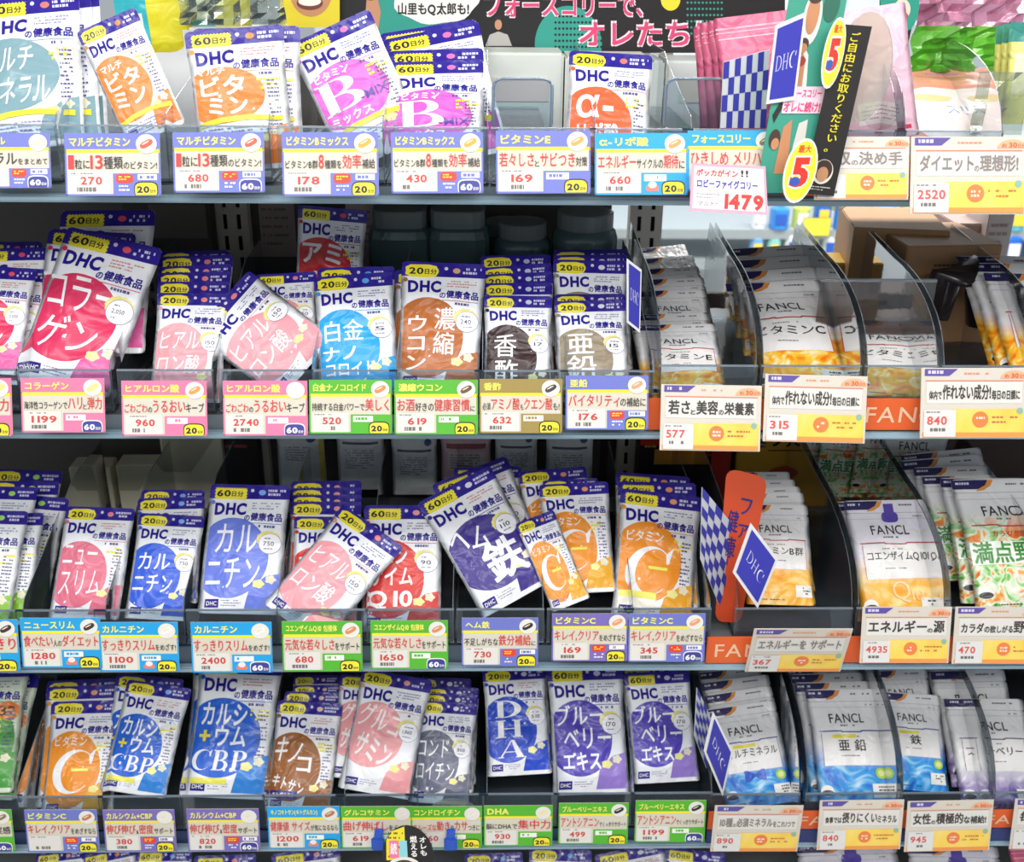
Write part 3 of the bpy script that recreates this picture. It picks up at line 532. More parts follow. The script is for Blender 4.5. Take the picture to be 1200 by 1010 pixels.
CC = [ # row xl xr y band title segs price days corner pill words
 (1, -40, 58, 156, BL, 'ミネラル', [('ミネラル', K, 1), ('をまとめて', K, .5)], '', 60, 'rd', '#e8dcc0', 'indigo band without a price'),
 (1, 75, 187, 156, BL, 'マルチビタミン', [('1', Q, 1), ('粒に', K, .7), ('13', Q, 1), ('種類', K, .9), ('のビタミン!', K, .55)], '270', 20, 'rd', '#dc5a48', ''),
 (1, 202, 309, 155, BL, 'マルチビタミン', [('1', Q, 1), ('粒に', K, .8), ('13', Q, 1), ('種類', K, .9), ('のビタミン!', K, .6)], '680', 60, 'rd', '#dc5a48', ''),
 (1, 330, 443, 155, BL, 'ビタミンBミックス', [('ビタミンB群', K, .6), ('8', Q, 1), ('種類を', K, .6), ('効率', Q, 1), ('補給', K, .7)], '178', 20, 'rd', '#f0a83a', ''),
 (1, 458, 566, 155, BL, 'ビタミンBミックス', [('ビタミンB群', K, .6), ('8', Q, 1), ('種類を', K, .6), ('効率', Q, 1), ('補給', K, .7)], '430', 60, 'rd', '#f0a83a', ''),
 (1, 581, 692, 153, BL, 'ビタミンE', [('若々しさ', Q, 1), ('と', K, .6), ('サビつき', Q, 1), ('対策', K, .7)], '169', 20, None, '#eca458', ''),
 (1, 697, 806, 156, LB, 'α-リポ酸', [('エネルギー', Q, 1), ('サイクルの', K, .7), ('期待', Q, 1), ('に', K, .8)], '660', 20, 'sc', '#e0a060', ''),
 (1, 806, 912, 153, LB, 'フォースコリー', [('ひきしめ メリハリ', Q, 1), ('に', K, .6)], '', 20, 'sc', '#8a7a50', 'sky-blue band behind the handwritten sign'),
 (2, -92, 13, 443, PK, '', [('海洋性コラーゲンで', K, .7), ('弾力', Q, 1)], '', 20, None, '#f4dc80', 'pink band cut off by the left edge'),
 (2, 24, 122, 443, PK, 'コラーゲン', [('海洋性コラーゲンで', K, .65), ('ハリ', Q, 1), ('と', K, .6), ('弾力', Q, 1)], '1199', 60, None, '#f4dc80', ''),
 (2, 142, 242, 446, PK, 'ヒアルロン酸', [('ごわごわ', Q, .7), ('の', K, .6), ('うるおい', Q, 1), ('キープ', K, .75)], '960', 20, None, '#f09a50', ''),
 (2, 261, 360, 446, PK, 'ヒアルロン酸', [('ごわごわ', Q, .7), ('の', K, .6), ('うるおい', Q, 1), ('キープ', K, .75)], '2740', 60, None, '#f7eef0', ''),
 (2, 362, 459, 445, GN, '白金ナノコロイド', [('持続する白金パワーで', K, .65), ('美しく', Q, 1)], '520', 20, None, '#e88a58', ''),
 (2, 462, 560, 445, GN, '濃縮ウコン', [('お酒', Q, 1), ('好きの', K, .7), ('健康習慣', Q, 1), ('に', K, .6)], '619', 20, None, '#6a5030', ''),
 (2, 562, 659, 444, OL, '香酢', [('必須', K, .6), ('アミノ酸', Q, 1), ('も', K, .5), ('クエン酸', Q, 1), ('も!', K, .6)], '632', 20, None, '#3a3c42', ''),
 (2, 663, 760, 440, BL, '亜鉛', [('バイタリティ', Q, 1), ('の補給に', K, .75)], '176', 20, 'rd', '#e0a080', ''),
 (3, -78, 20, 726, LB, '', [('の運動で', K, .7), ('すっきり', Q, 1)], '', 20, 'sc', '#3a3030', 'sky-blue band cut off by the left edge'),
 (3, 23, 117, 724, LB, 'ニュースリム', [('食べたい', Q, 1), ('人の', K, .6), ('ダイエット', Q, 1)], '1280', 20, 'sc', '#3a2c28', ''),
 (3, 115, 208, 729, LB, 'カルニチン', [('すっきりスリム', Q, 1), ('をめざす!', K, .6)], '1100', 20, 'sc', '#f6f2e8', ''),
 (3, 223, 318, 729, LB, 'カルニチン', [('すっきりスリム', Q, 1), ('をめざす!', K, .6)], '2400', 60, 'sc', '#f6f2e8', ''),
 (3, 330, 424, 728, GN, 'コエンザイムQ10 包接体', [('元気な若々しさ', Q, 1), ('をサポート', K, .7)], '680', 20, None, '#e08a60', ''),
 (3, 434, 525, 727, GN, 'コエンザイムQ10 包接体', [('元気な若々しさ', Q, 1), ('をサポート', K, .7)], '1650', 60, None, '#e08a60', ''),
 (3, 541, 631, 724, BL, 'ヘム鉄', [('不足しがちな', K, .7), ('鉄分補給', Q, 1), ('に', K, .6)], '730', 20, 'rd', '#2c2a2a', ''),
 (3, 647, 736, 719, VI, 'ビタミンC', [('キレイ,クリア', Q, 1), ('をめざすなら', K, .65)], '169', 20, 'rd', '#e8a070', ''),
 (3, 737, 827, 719, BL, 'ビタミンC', [('キレイ,クリア', Q, 1), ('をめざすなら', K, .65)], '345', 60, 'rd', '#e8a070', ''),
 (4, -72, 13, 949, GN, '', [('目元パワー', Q, 1), ('実感', K, .8)], '', 60, None, '#8a7a60', 'green band cut off by the left edge'),
 (4, 28, 113, 949, BL, 'ビタミンC', [('キレイ,クリア', Q, 1), ('をめざすなら', K, .65)], '', 20, 'rd', '#c87850', 'blue band and barcode only'),
 (4, 120, 204, 949, VI, 'カルシウム+CBP', [('伸び伸び', Q, 1), ('&', K, .6), ('密度', Q, 1), ('サポート', K, .65)], '380', 20, 'rd', '#ece8e0', ''),
 (4, 218, 303, 948, VI, 'カルシウム+CBP', [('伸び伸び', Q, 1), ('&', K, .6), ('密度', Q, 1), ('サポート', K, .65)], '820', 60, 'rd', '#ece8e0', ''),
 (4, 313, 398, 945, LB, 'キノコキトサン(キトグルカン)', [('健康値 サイズ', Q, 1), ('が気になるなら', K, .65)], '1200', 20, 'sc', '#b87850', ''),
 (4, 399, 483, 945, GN, 'グルコサミン', [('曲げ伸ばし', Q, 1), ('をらくに', K, .6)], '619', 20, None, '#f0ece4', ''),
 (4, 481, 565, 945, GN, 'コンドロイチン', [('スムーズな', Q, .7), ('動き', Q, 1), ('や', K, .6), ('カサ', Q, 1), ('つきに', K, .6)], '760', 20, None, '#f0ece4', ''),
 (4, 567, 648, 944, GN, 'DHA', [('脳にDHAで', K, .6), ('集中力', Q, 1)], '930', 20, None, '#f0e6b0', ''),
 (4, 655, 737, 941, GN, 'ブルーベリーエキス', [('アントシアニン', Q, 1), ('でくっきりサポート', K, .55)], '499', 20, None, '#24222a', ''),
 (4, 745, 828, 938, GN, 'ブルーベリーエキス', [('アントシアニン', Q, 1), ('でくっきりサポート', K, .55)], '1199', 60, None, '#24222a', ''),
]
BN = {BL: 'blue', LB: 'sky-blue', GN: 'green', PK: 'pink', OL: 'olive', VI: 'violet'}
WHERE = ['', 'under the tilted orange pouch', 'under the big orange 60-day pouch', 'under the tilted magenta pouch', 'under the stacked magenta pouches', 'under the empty pusher plate', 'under the red-orange emblem pouch', '', '', 'under the large crimson pouch', 'under the rose-emblem file', 'under the two leaning rose pouches', 'under the cyan-emblem pouch', 'under the brown-emblem pouch', 'under the dark maroon pouches', 'under the taupe-emblem pouches', '', 'under the dull rose pouch', 'under the small blue-emblem file', 'under the large periwinkle pouch', 'under the pouch lying tilted', 'under the red 60-day pouch', 'under the tilted violet pouches', 'under the crumpled orange pouch', 'under the 60-day orange pouches', '', '', 'under the smaller royal-blue pouch', 'under the larger royal-blue pouch', 'under the copper-brown pouch', 'under the light rose pouches', 'under the grey-emblem pouch', 'under the pouch with tall white letters', 'under the left purple pouch', 'under the right purple pouch']
for (r, xl, xr, y, band, title, segs, price, days, cor, pill, wd), wh in zip(CC, WHERE):
    l = f'price card with {wd}, {SH[r]} shelf' if wd else f'{BN[band]} band price card {wh}, marked {price}, {SH[r]} shelf'
    rr = {1: -.2, 2: 0, 3: -.2, 4: -.4}[r]
    card(r, xl, xr, y, 'd', band, title, segs, price, days, l, yr=y + rr, corner=cor, pill=pill, group=f'price cards on the {SH[r]} shelf')
    tray(r, xl - 6, xr + 7, ('clear acrylic tray ' + wh + f', {SH[r]} shelf') if wh else ('acrylic tray behind ' + (wd or 'a green band') + f', {SH[r]} shelf'), lip={1: .004, 2: .005, 3: .010, 4: .015}[r], tall={1: .05, 2: .06, 3: .07, 4: .07}[r])
FC = [
 (1, 955, 1066, 160, [('吸収', K, 1), ('の', K, .5), ('決め手', K, 1)], '', 'cream card behind the black leaflet strip', 20, 0, 1),
 (1, 1068, 1204, 160, [('ダイエット', K, 1), ('の', K, .5), ('理想形!', K, 1)], '2520', '', 20, 0, 1),
 (2, 775, 893, 450, [('若さ', K, 1), ('と', K, .5), ('美容', K, 1), ('の', K, .5), ('栄養素', K, .9)], '577', '', 20, 2, 0),
 (2, 897, 1017, 438, [('体内で', K, .6), ('作れない成分!', K, 1), ('毎日の日課に', K, .65)], '315', '', 20, 3, 0),
 (2, 1080, 1205, 431, [('体内で', K, .6), ('作れない成分!', K, 1), ('毎日の日課に', K, .65)], '840', '', 20, 0, 0),
 (3, 884, 1000, 737, [('エネルギーを サポート', K, 1)], '367', 'steeply tipped', -14, 0, 1),
 (3, 1011, 1116, 711, [('エネルギー', K, 1), ('の', K, .5), ('源', K, 1)], '4935', '', 20, 0, 0),
 (3, 1120, 1226, 711, [('カラダ', K, .8), ('の欲しがる', K, .6), ('野菜!', K, 1)], '470', '', 20, 0, 0),
 (4, 838, 942, 944, [('10種', K, .9), ('の', K, .5), ('必須ミネラル', K, .9), ('をこれ1つで', K, .6)], '890', 'greyish', 2, 0, 1),
 (4, 961, 1060, 938, [('食事では', K, .6), ('摂りにくい', K, 1), ('ミネラル', K, .7)], '840', '', 20, -1, 0),
 (4, 1064, 1165, 939, [('女性', K, 1), ('の', K, .5), ('積極的', K, 1), ('な補給!', K, .7)], '945', '', 20, -2, 0),
 (4, 1190, 1290, 936, [('毎日のクリア', K, 1)], '', 'cream card cut off by the right edge', 20, 0, 0),
]
FW = ['', 'under the peach pouch', 'below the vitamin E file', 'below the vitamin C file', 'at the right edge', '', 'below the coenzyme pouches', 'below the vegetable pouches', 'below the multi-mineral file', 'below the zinc file', 'below the iron file', '']
for (r, xl, xr, y, segs, price, wd, tilt, dy, ft), wh in zip(FC, FW):
    l = f'{wd} cream price card {wh}, marked {price}, {SH[r]} shelf'.strip().replace(' ,', ',') if price else f'{wd}, {SH[r]} shelf'
    card(r, xl, xr, y, 'f', None, '', segs, price, 30, l, yr=y + dy, tilt=tilt, group=f'cream price cards on the {SH[r]} shelf', faint=bool(ft))
for r, xl, xr, nm in ((1, 972, 1064, 'pale pink pouch'), (1, 1050, 1178, 'peach pouch'), (2, 772, 888, 'vitamin E file'), (2, 892, 1010, 'vitamin C file'), (2, 1014, 1100, 'lone orange pouch'), (2, 1104, 1230, 'right-edge pouches'),
        (3, 862, 1000, 'vitamin file beside the chequered sign'), (3, 1004, 1108, 'coenzyme pouches'), (3, 1112, 1230, 'vegetable pouches'), (4, 832, 938, 'multi-mineral file'), (4, 944, 1052, 'zinc file'), (4, 1056, 1160, 'iron file'), (4, 1164, 1290, 'berry pouches')):
    tray(r, xl, xr, f'clear acrylic tray holding the {nm}, {SH[r]} shelf', lip={1: .004, 2: .012, 3: .010, 4: .012}[r], tall={1: .08, 2: .08, 3: .09, 4: .10}[r], fancl=True)
# orange strips behind the cream cards
def promo_strip(row, xl, xr, label, navy=False, words=()):
    a = aty(xl, ROWY[row], -.014).x; c = aty(xr, ROWY[row], -.014).x; z1 = ZT[row] - (.022 if not navy else .004); z0 = ZT[row] - .062
    t = bpy.data.objects.new('brand_strip', None); C.objects.link(t); t.location = ((a+c)/2, -.012, z0); tag(t, label, 'strip')
    w2 = (c-a)/2; zm = (z1-z0) * (.45 if navy else 0); b = MB(); b.box(-w2, w2, 0, .003, zm, z1-z0, mat('#e8652c'), .0008); b.obj('orange_strip', t)
    if navy: b = MB(); b.box(-w2, w2, 0, .003, 0, zm - .0005, mat('#2c3a78'), .0008); b.obj('navy_strip', t)
    for px in words:
        x = aty(px, ROWY[row], -.014).x - (a+c)/2; hh = (z1-z0-zm)*.5
        o = mk('lettering', build_print('strip_lettering', [('#f6c8a4', text('FANCL', 0, 0, .10, hh, .005), 0)], hh, kind='card', eps=.0006), t)
        o.rotation_euler = (R(90), 0, 0); o.location = (x, 0, zm + (z1-z0-zm)*.25)
promo_strip(1, 925, 1260, 'orange strip along the right end of the top shelf')
promo_strip(2, 762, 1260, 'orange strip with pale lettering, second shelf', words=(1022, 1175))
promo_strip(3, 832, 1260, 'orange strip with pale lettering beside the blue diamond sign, third shelf', words=(842,))
promo_strip(4, 832, 1260, 'orange and navy double strip along the fourth shelf', navy=True, words=(940, 1160))
# ---------------------------------------------------------------- pouches
stack('mineral', 1, [(-25, 2, 93, -8), (-15, 2, 106, -12), (-6, 0, 116, -13)], 'grey-teal emblem')
stack('multi20', 1, [(89, 38, 158, 8)], 'tilted orange-emblem 20-day', asp=1.22, lean=24)
stack('multi60', 1, [(216, 38, 331, 28), (226, 34, 351, 30)], 'orange-emblem 60-day', lean=20)
stack('bmix', 1, [(335, 54, 432, 10)], 'tilted magenta B-emblem', k0=1, lean=26)
stack('bmix', 1, [(457, 73, 566, 70), (455, 60, 566, 56), (448, 47, 560, 24), (444, 40, 557, 22)], 'glossy magenta B-emblem')
stack('lipo', 1, [(667, 59, 765, 65)], 'red-orange emblem')
stack('collagen', 2, [(-38, 311, 43, 315), (-28, 311, 60, 316), (-30, 292, 56, 290), (-34, 284, 50, 283)], 'crimson-emblem left-edge')
stack('collagen', 2, [(80, 265, 191, 292), (58, 268, 160, 274), (72, 247, 182, 246)], 'large crimson-emblem 60-day')
stack('hyal', 2, [(185, 343, 269, 344), (185, 330, 269, 330), (185, 320, 270, 318), (186, 313, 271, 309), (187, 301, 273, 298), (188, 295, 268, 293)], 'rose-emblem 20-day')
stack('hyal60', 2, [(300, 322, 370, 318)], 'upright rose-emblem 60-day', k0=1)
pouch('hyal60', 2, (224, 392), (291, 317), 0, 'rose-emblem pouch leaning sideways against the upright one, second shelf')
pouch('amino', 2, (350, 240), (430, 247), 3, 'red-emblem pouch standing far back on the second shelf', lean=12, y0=.15)
stack('platinum', 2, [(367, 325, 460, 318), (372, 314, 463, 312)], 'cyan-emblem 20-day')
stack('turmeric', 2, [(472, 306, 569, 310), (464, 316, 556, 320)], 'brown-emblem 20-day')
stack('vinegar', 2, [(567, 346, 647, 347), (566, 332, 647, 331), (565, 322, 647, 318), (564, 314, 646, 308), (563, 300, 645, 298)], 'dark maroon emblem')
stack('zinc', 2, [(649, 353, 733, 351), (649, 345, 733, 344), (648, 304, 735, 306), (648, 299, 735, 298), (648, 293, 735, 292)], 'taupe-emblem')
stack('fe', 2, [(741, 381, 838, 379), (737, 369, 829, 366), (745, 341, 826, 339), (745, 328, 824, 325), (745, 316, 818, 312), (745, 304, 812, 299), (747, 292, 802, 286)], 'white orange-fruit-print vitamin E', lean=60, name='zip_pouch')
stack('fc', 2, [(850, 332, 961, 328), (848, 319, 958, 313), (847, 306, 955, 299), (846, 292, 950, 286)], 'white orange-fruit-print vitamin C', lean=60, name='zip_pouch')
pouch('fc', 2, (986, 372), (1096, 381), 1, 'small orange-print pouch alone in its wide tray, second shelf', lean=58, name='zip_pouch')
stack('fe', 2, [(1152, 319, 1262, 322), (1132, 308, 1242, 309), (1120, 300, 1230, 300)], 'white right-edge orange-print', lean=55, name='zip_pouch')
stack('greens', 3, [(-55, 597, 34, 599), (-30, 601, 52, 601), (-40, 569, 45, 571), (-8, 577, 82, 584), (-20, 563, 70, 564), (-12, 549, 74, 552)], 'lime-green emblem')
stack('slim', 3, [(78, 593, 159, 596)], 'dull rose-emblem 20-day')
stack('carn', 3, [(164, 601, 240, 605), (162, 584, 240, 582), (167, 574, 240, 574)], 'blue-emblem 20-day')
stack('carn60', 3, [(247, 567, 341, 569)], 'large periwinkle-emblem 60-day')
pouch('hyal', 3, (402, 591), (473, 641), -2.2, 'rose-emblem pouch lying tilted across the red ones, third shelf', lean=46)
stack('qten20', 3, [(345, 605, 425, 606), (341, 588, 424, 588), (341, 580, 424, 580), (340, 572, 424, 571), (341, 564, 424, 563)], 'red-emblem 20-day')
stack('qten60', 3, [(427, 592, 520, 592)], 'red-emblem 60-day')
pouch('heme', 3, (489, 590), (573, 545), -.5, 'dark violet emblem pouch tilted left, frontmost of three, third shelf', 'violet emblem pouches on the third shelf')
pouch('heme', 3, (506, 568), (592, 534), 1.6, 'dark violet emblem pouch, second of the tilted three, third shelf', 'violet emblem pouches on the third shelf')
pouch('heme', 3, (532, 548), (610, 546), 2.8, 'dark violet emblem pouch, rearmost of the tilted three, third shelf', 'violet emblem pouches on the third shelf')
pouch('vitc20', 3, (604, 614), (648, 597), -1.2, 'narrow crumpled orange pouch folded in front of its file, third shelf', asp=1.45)
stack('vitc20', 3, [(632, 568, 712, 564), (636, 563, 700, 560), (608, 553, 686, 546)], 'orange C-emblem 20-day')
stack('vitc60', 3, [(728, 572, 822, 583), (724, 564, 815, 566), (722, 553, 808, 559)], 'orange C-emblem 60-day')
stack('fb', 3, [(866, 590, 946, 592), (862, 578, 941, 577), (860, 572, 937, 570), (858, 562, 931, 562), (856, 553, 925, 553)], 'white amber-print vitamin B', lean=47, name='zip_pouch')
stack('fq', 3, [(988, 587, 1084, 585), (978, 588, 1075, 586)], 'white amber-print coenzyme', lean=47, name='zip_pouch')
stack('fv', 3, [(1114, 562, 1218, 560), (1101, 560, 1200, 560)], 'white vegetable-print', lean=47, name='zip_pouch')
stack('fv', 3, [(1080, 558, 1162, 556), (1070, 548, 1155, 545), (1055, 540, 1150, 532), (1055, 533, 1148, 524)], 'rear vegetable-print', lean=44, k0=3, name='zip_pouch')
for i, (a, c) in enumerate(((937, 1003), (963, 1027), (1007, 1068), (1037, 1115))):
    pouch('fv', 3, (a, 492), (c, 494), 0, ['first', 'second', 'third', 'fourth'][i] + ' from the left of the vegetable pouches hanging at the back, third shelf', 'vegetable pouches at the back of the third shelf', lean=4, y0=.34 - .012*i, name='zip_pouch')
stack('green32', 4, [(-55, 778, 36, 776), (-40, 786, 47, 790)], 'green vegetable-coloured')
stack('vitc20', 4, [(62, 822, 146, 820), (56, 805, 140, 802), (56, 798, 139, 794)], 'orange C-emblem 20-day')
stack('calc20', 4, [(150, 796, 225, 807), (138, 789, 216, 796)], 'royal-blue emblem 20-day', k0=-1)
stack('calc60', 4, [(236, 770, 332, 774), (228, 768, 318, 768)], 'royal-blue emblem 60-day')
stack('kino', 4, [(326, 820, 402, 825), (334, 810, 400, 812), (344, 803, 400, 802), (344, 792, 398, 791)], 'copper-brown emblem')
pouch('gluco', 4, (425, 783), (507, 797), -1, 'light rose emblem pouch in front of its twin, fourth shelf', 'light rose emblem pouches on the fourth shelf')
pouch('gluco', 4, (399, 790), (470, 795), 0.4, 'light rose emblem pouch mostly behind its twin, fourth shelf', 'light rose emblem pouches on the fourth shelf')
stack('chon', 4, [(489, 820, 559, 825), (492, 812, 560, 814), (494, 805, 561, 806), (480, 793, 552, 795)], 'grey-emblem')
stack('dha', 4, [(565, 785, 639, 781), (572, 782, 642, 778)], 'blue emblem with tall white letters')
stack('blue60', 4, [(641, 782, 729, 779)], 'left purple-emblem 60-day', lean=43); stack('blue60', 4, [(731, 789, 807, 785), (727, 782, 800, 779)], 'right purple-emblem 60-day', lean=43)
stack('fm', 4, [(825, 832, 907, 820), (826, 815, 903, 803), (822, 800, 900, 790), (818, 788, 890, 780), (814, 778, 885, 770)], 'white sea-print multi-mineral', lean=48, name='zip_pouch')
stack('fz', 4, [(943, 808, 1030, 807), (930, 800, 1020, 798), (924, 790, 1012, 788), (920, 784, 1006, 778), (916, 776, 1000, 770)], 'white sea-print zinc', lean=48, name='zip_pouch')
stack('fi', 4, [(1029, 810, 1102, 815), (1018, 786, 1086, 784), (1012, 776, 1080, 770)], 'white sea-print iron', lean=48, name='zip_pouch')
stack('fbb', 4, [(1106, 818, 1198, 819), (1090, 786, 1176, 784), (1084, 774, 1168, 770)], 'white violet-print berry', lean=48, name='zip_pouch')
L5 = [('vitc60', 42, 1001, 100, 994), ('multi60', 96, 1003, 158, 990), ('carn60', 160, 996, 226, 996), ('hyal60', 228, 1003, 300, 1000), ('qten60', 318, 1001, 398, 990), ('carn', 545, 1001, 612, 998), ('platinum', 620, 993, 694, 996),
      ('heme', 697, 1002, 776, 986), ('blue60', 780, 992, 850, 1000)]
for i, (k, a, y0, c, y1) in enumerate(L5):
    pouch(k, 5, (a, y0), (c, y1), 0, f'blue-topped pouch, {["first", "second", "third", "fourth", "fifth", "sixth", "seventh", "eighth", "ninth"][i]} from the left along the picture bottom', 'pouches peeking up from the lowest shelf')
pouch('fq', 5, (932, 990), (1050, 986), 0, 'grey-white pouch with purple bottle mark left of its twin, lowest shelf', lean=48, name='zip_pouch'); pouch('fq', 5, (1062, 990), (1170, 992), 0, 'grey-white pouch with purple mark beside the red one, lowest shelf', lean=48, name='zip_pouch')
pouch('pinkfoil', 5, (1180, 985), (1260, 980), 0, 'red foil pouch in the bottom right corner, lowest shelf')
# top shelf specials
for i, (a, y0, c, y1) in enumerate(((836, 22, 936, 10), (829, 25, 924, 14), (820, 27, 914, 18), (813, 31, 904, 24))):
    pouch('pinkfoil', 1, (a, y0), (c, y1), i, f'glossy pink foil pouch, {ORD[i]} behind the chequered sign on the top shelf', 'pink foil pouches on the top shelf', lean=14, y0=.05)
pouch('palepink', 1, (972, 16), (1034, 6), 0, 'pale pink glossy pouch standing behind the black strip, top shelf', lean=16, y0=.05, W=.085)
pouch('peach', 1, (1014, 79), (1137, 81), 0, 'peach-coloured wide pouch leaning back in its tray, top shelf', lean=62)
for i, (a, c, y) in enumerate(((1184, 1260, 26), (1176, 1250, 28), (1168, 1240, 30))):
    pouch('limepk', 1, (a, y), (c, y), i + 2, f'pale yellow pouch with teal top, {ORD[i]} at the right edge of the top shelf', 'yellow teal-topped pouches on the top shelf', lean=8, y0=.06)
pouch('yellowpk', 1, (122, -60), (212, -64), 0, 'bright yellow packet with cyan panel at the back, top shelf', lean=2, y0=.30); pouch('yellowpk', 1, (206, -70), (286, -72), 0, 'yellow packet half behind the cellophane bag, top shelf', lean=2, y0=.33)
# ---------------------------------------------------------------- flat signs
def board(name, P3, items, label, cat, back='#f2f2f2', th=.0012, kind='card', edge=None, outline=None):
    """thin board whose unit-square print is laid on the four 3-D corners TL TR BR BL"""
    TL, TR, BR, BL_ = P3; n = (BL_ - TL).cross(TR - TL).normalized()
    if n.dot(CAM - TL) < 0: n = -n
    o = (TL+TR+BR+BL_)/4
    f = lambda u, v: TL*(1-u)*(1-v) + TR*u*(1-v) + BR*u*v + BL_*(1-u)*v - o
    out = outline or [(0, 0), (0, 1), (1, 1), (1, 0)]
    b = MB(); b.prism([f(u, v) - n*th for u, v in out], n*th, mat(back, kind)); r = b.obj(name, None, Matrix.Translation(o)); tag(r, label, cat)
    for pn, its in items:
        V = []; F = []; MI = []; ms = []
        for col, (v, fc), ly in its:
            m = col if not isinstance(col, str) else mat(col, kind)
            if m not in ms: ms.append(m)
            bb = len(V); V += [f(p[0], -p[1]) + n*(.0003*(1 + ly + (p[2] if len(p) > 2 else 0))) for p in v]; F += [tuple(i+bb for i in q) for q in fc]; MI += [ms.index(m)]*len(fc)
        mk(pn, mesh(pn, V, F, ms, MI), r)
    return r
def checks(nu, nv):
    V = []; F = []
    for i in range(nu):
        for j in range(nv):
            if (i + j) % 2 == 0:
                v, f = rect(i/nu, j/nv, 1/nu, 1/nv); b = len(V); V += [tuple(p) for p in v]; F += [tuple(q+b for q in f[0])]
    return np.array(V), F
def yp(pts, row, y0, yaw, tilt=0):
    n = Matrix.Rotation(R(yaw), 3, 'Z') @ Vector((0, -math.cos(R(tilt)), math.sin(R(tilt)))); P = aty(pts[0][0], pts[0][1], y0)
    return [hit(x, y, P, n) for x, y in pts]
CHK = [('check_pattern', [('#3a3aa8', checks(8, 4), 1)])]
board('lane_sign', yp([(848, 73), (902, 58), (897, 150), (844, 150)], 1, .01, 12), [('check_pattern', [('#3a3aa8', checks(8, 4), 1)])], 'blue and silver chequered sign beside the pink pouches, top shelf', 'sign', '#d4d6dc')
board('lane_sign', yp([(909, 30), (945, 14), (932, 117), (898, 122)], 1, -.036, 4), [('blue_panel', [('#3b3bb0', rect(.08, .05, .84, .9), 1), ('#e8e8f8', text('DHC', .16, .40, .66, .2, sf='thin'), 2)])], 'blue rectangular sign with white serif letters, top shelf', 'sign')
board('lane_sign', yp([(735, 303), (752, 316), (750, 390), (735, 378)], 2, -.004, 30), [('blue_panel', [('#3b3bb0', rect(.1, .05, .8, .9), 1), ('#e8e8f8', text('DHC', .2, .4, .6, .2, sf='thin'), 2)])], 'narrow blue sign turned sideways beside the taupe pouches, second shelf', 'sign')
board('lane_sign', yp([(823, 571), (869, 627), (843, 709), (821, 655)], 3, -.014, 34), [('check_pattern', [('#3a3aa8', checks(6, 8), 1)])], 'blue and silver chequered slanted sign, third shelf', 'sign', '#cfd2da')
board('lane_sign', yp([(880, 613), (912, 655), (888, 713), (859, 671)], 3, -.025, 20), [('blue_panel', [('#3b3bb8', rect(.07, .07, .86, .86), 1), ('#e8e8f8', text('DHC', .20, .40, .60, .22, sf='thin', rot=-8), 2)])], 'blue diamond sign with white serif letters, third shelf', 'sign')
board('lane_sign', yp([(817, 806), (832, 838), (828, 900), (814, 862)], 4, -.006, 42), [('check_pattern', [('#3a3aa8', checks(4, 8), 1)])], 'narrow chequered sign beside the purple-emblem pouches, fourth shelf', 'sign', '#cfd2da')
board('lane_sign', yp([(836, 834), (859, 881), (847, 933), (825, 880)], 4, -.022, 26), [('blue_panel', [('#3b3bb0', rect(.08, .08, .84, .84), 1), ('#e8e8f8', text('DHC', .2, .4, .6, .22, sf='thin', rot=-8), 2)])], 'small blue diamond sign with white serif letters, fourth shelf', 'sign')
rrp = lambda r, a=1.0: [(r*(1-math.cos(R(t)))/1, r*a*(1-math.sin(R(t)))) for t in (90, 60, 30, 0)]
def rounded(r, a=1.0):
    q = [(r*(1-math.cos(R(t))), r*a*(1-math.sin(R(t)))) for t in (90, 67, 45, 22, 0)]
    return q + [(x, 1-y) for x, y in q[::-1]] + [(1-x, 1-y) for x, y in q] + [(1-x, y) for x, y in q[::-1]]
board('orange_sign', yp([(852, 548), (900, 560), (868, 730), (838, 728)], 3, .012, 22), [('lettering', [('#2c2f86', text('ファ', .42, .16, .30, .26, .02, vert=True), 1), ('#2c2f86', text('健', .12, .25, .30, .14, .02), 1), ('#2c2f86', text('康', .12, .42, .3, .14, .02), 1)])], 'orange rounded sign with dark blue writing behind the chequered one, third shelf', 'sign', '#e4552c', outline=rounded(.28, .22))
# handwritten pink-edged sign
board('handwritten_sign', yp([(811, 191), (897, 195), (900, 252), (808, 247)], 1, -.045, 0, 16), [
    ('paper', [('#f7f1f3', rect(.035, .06, .93, .88), 0)]),
    ('handwriting', [('#dc2f3a', text('ポッカがイン', .06, .11, .56, .15, .04, shear=.05), 1), (BLK, text('!!', .66, .10, .10, .14, .02, shear=.02), 1), ('#3a3fa8', text('ロビーファイグコリー', .08, .32, .80, .18, .045), 1), ('#e03a36', text('1479', .44, .60, .50, .33, .045, shear=.03), 2), ('#5a5458', text('マルト!!', .10, .78, .26, .10, .0), 1), ('#8a8488', dash(.08, .62, .3, 2, .02, .07, 4), 1)])],
    'handwritten sign with pink border and big red number 1479, top shelf', 'sign', '#f4a9c0')
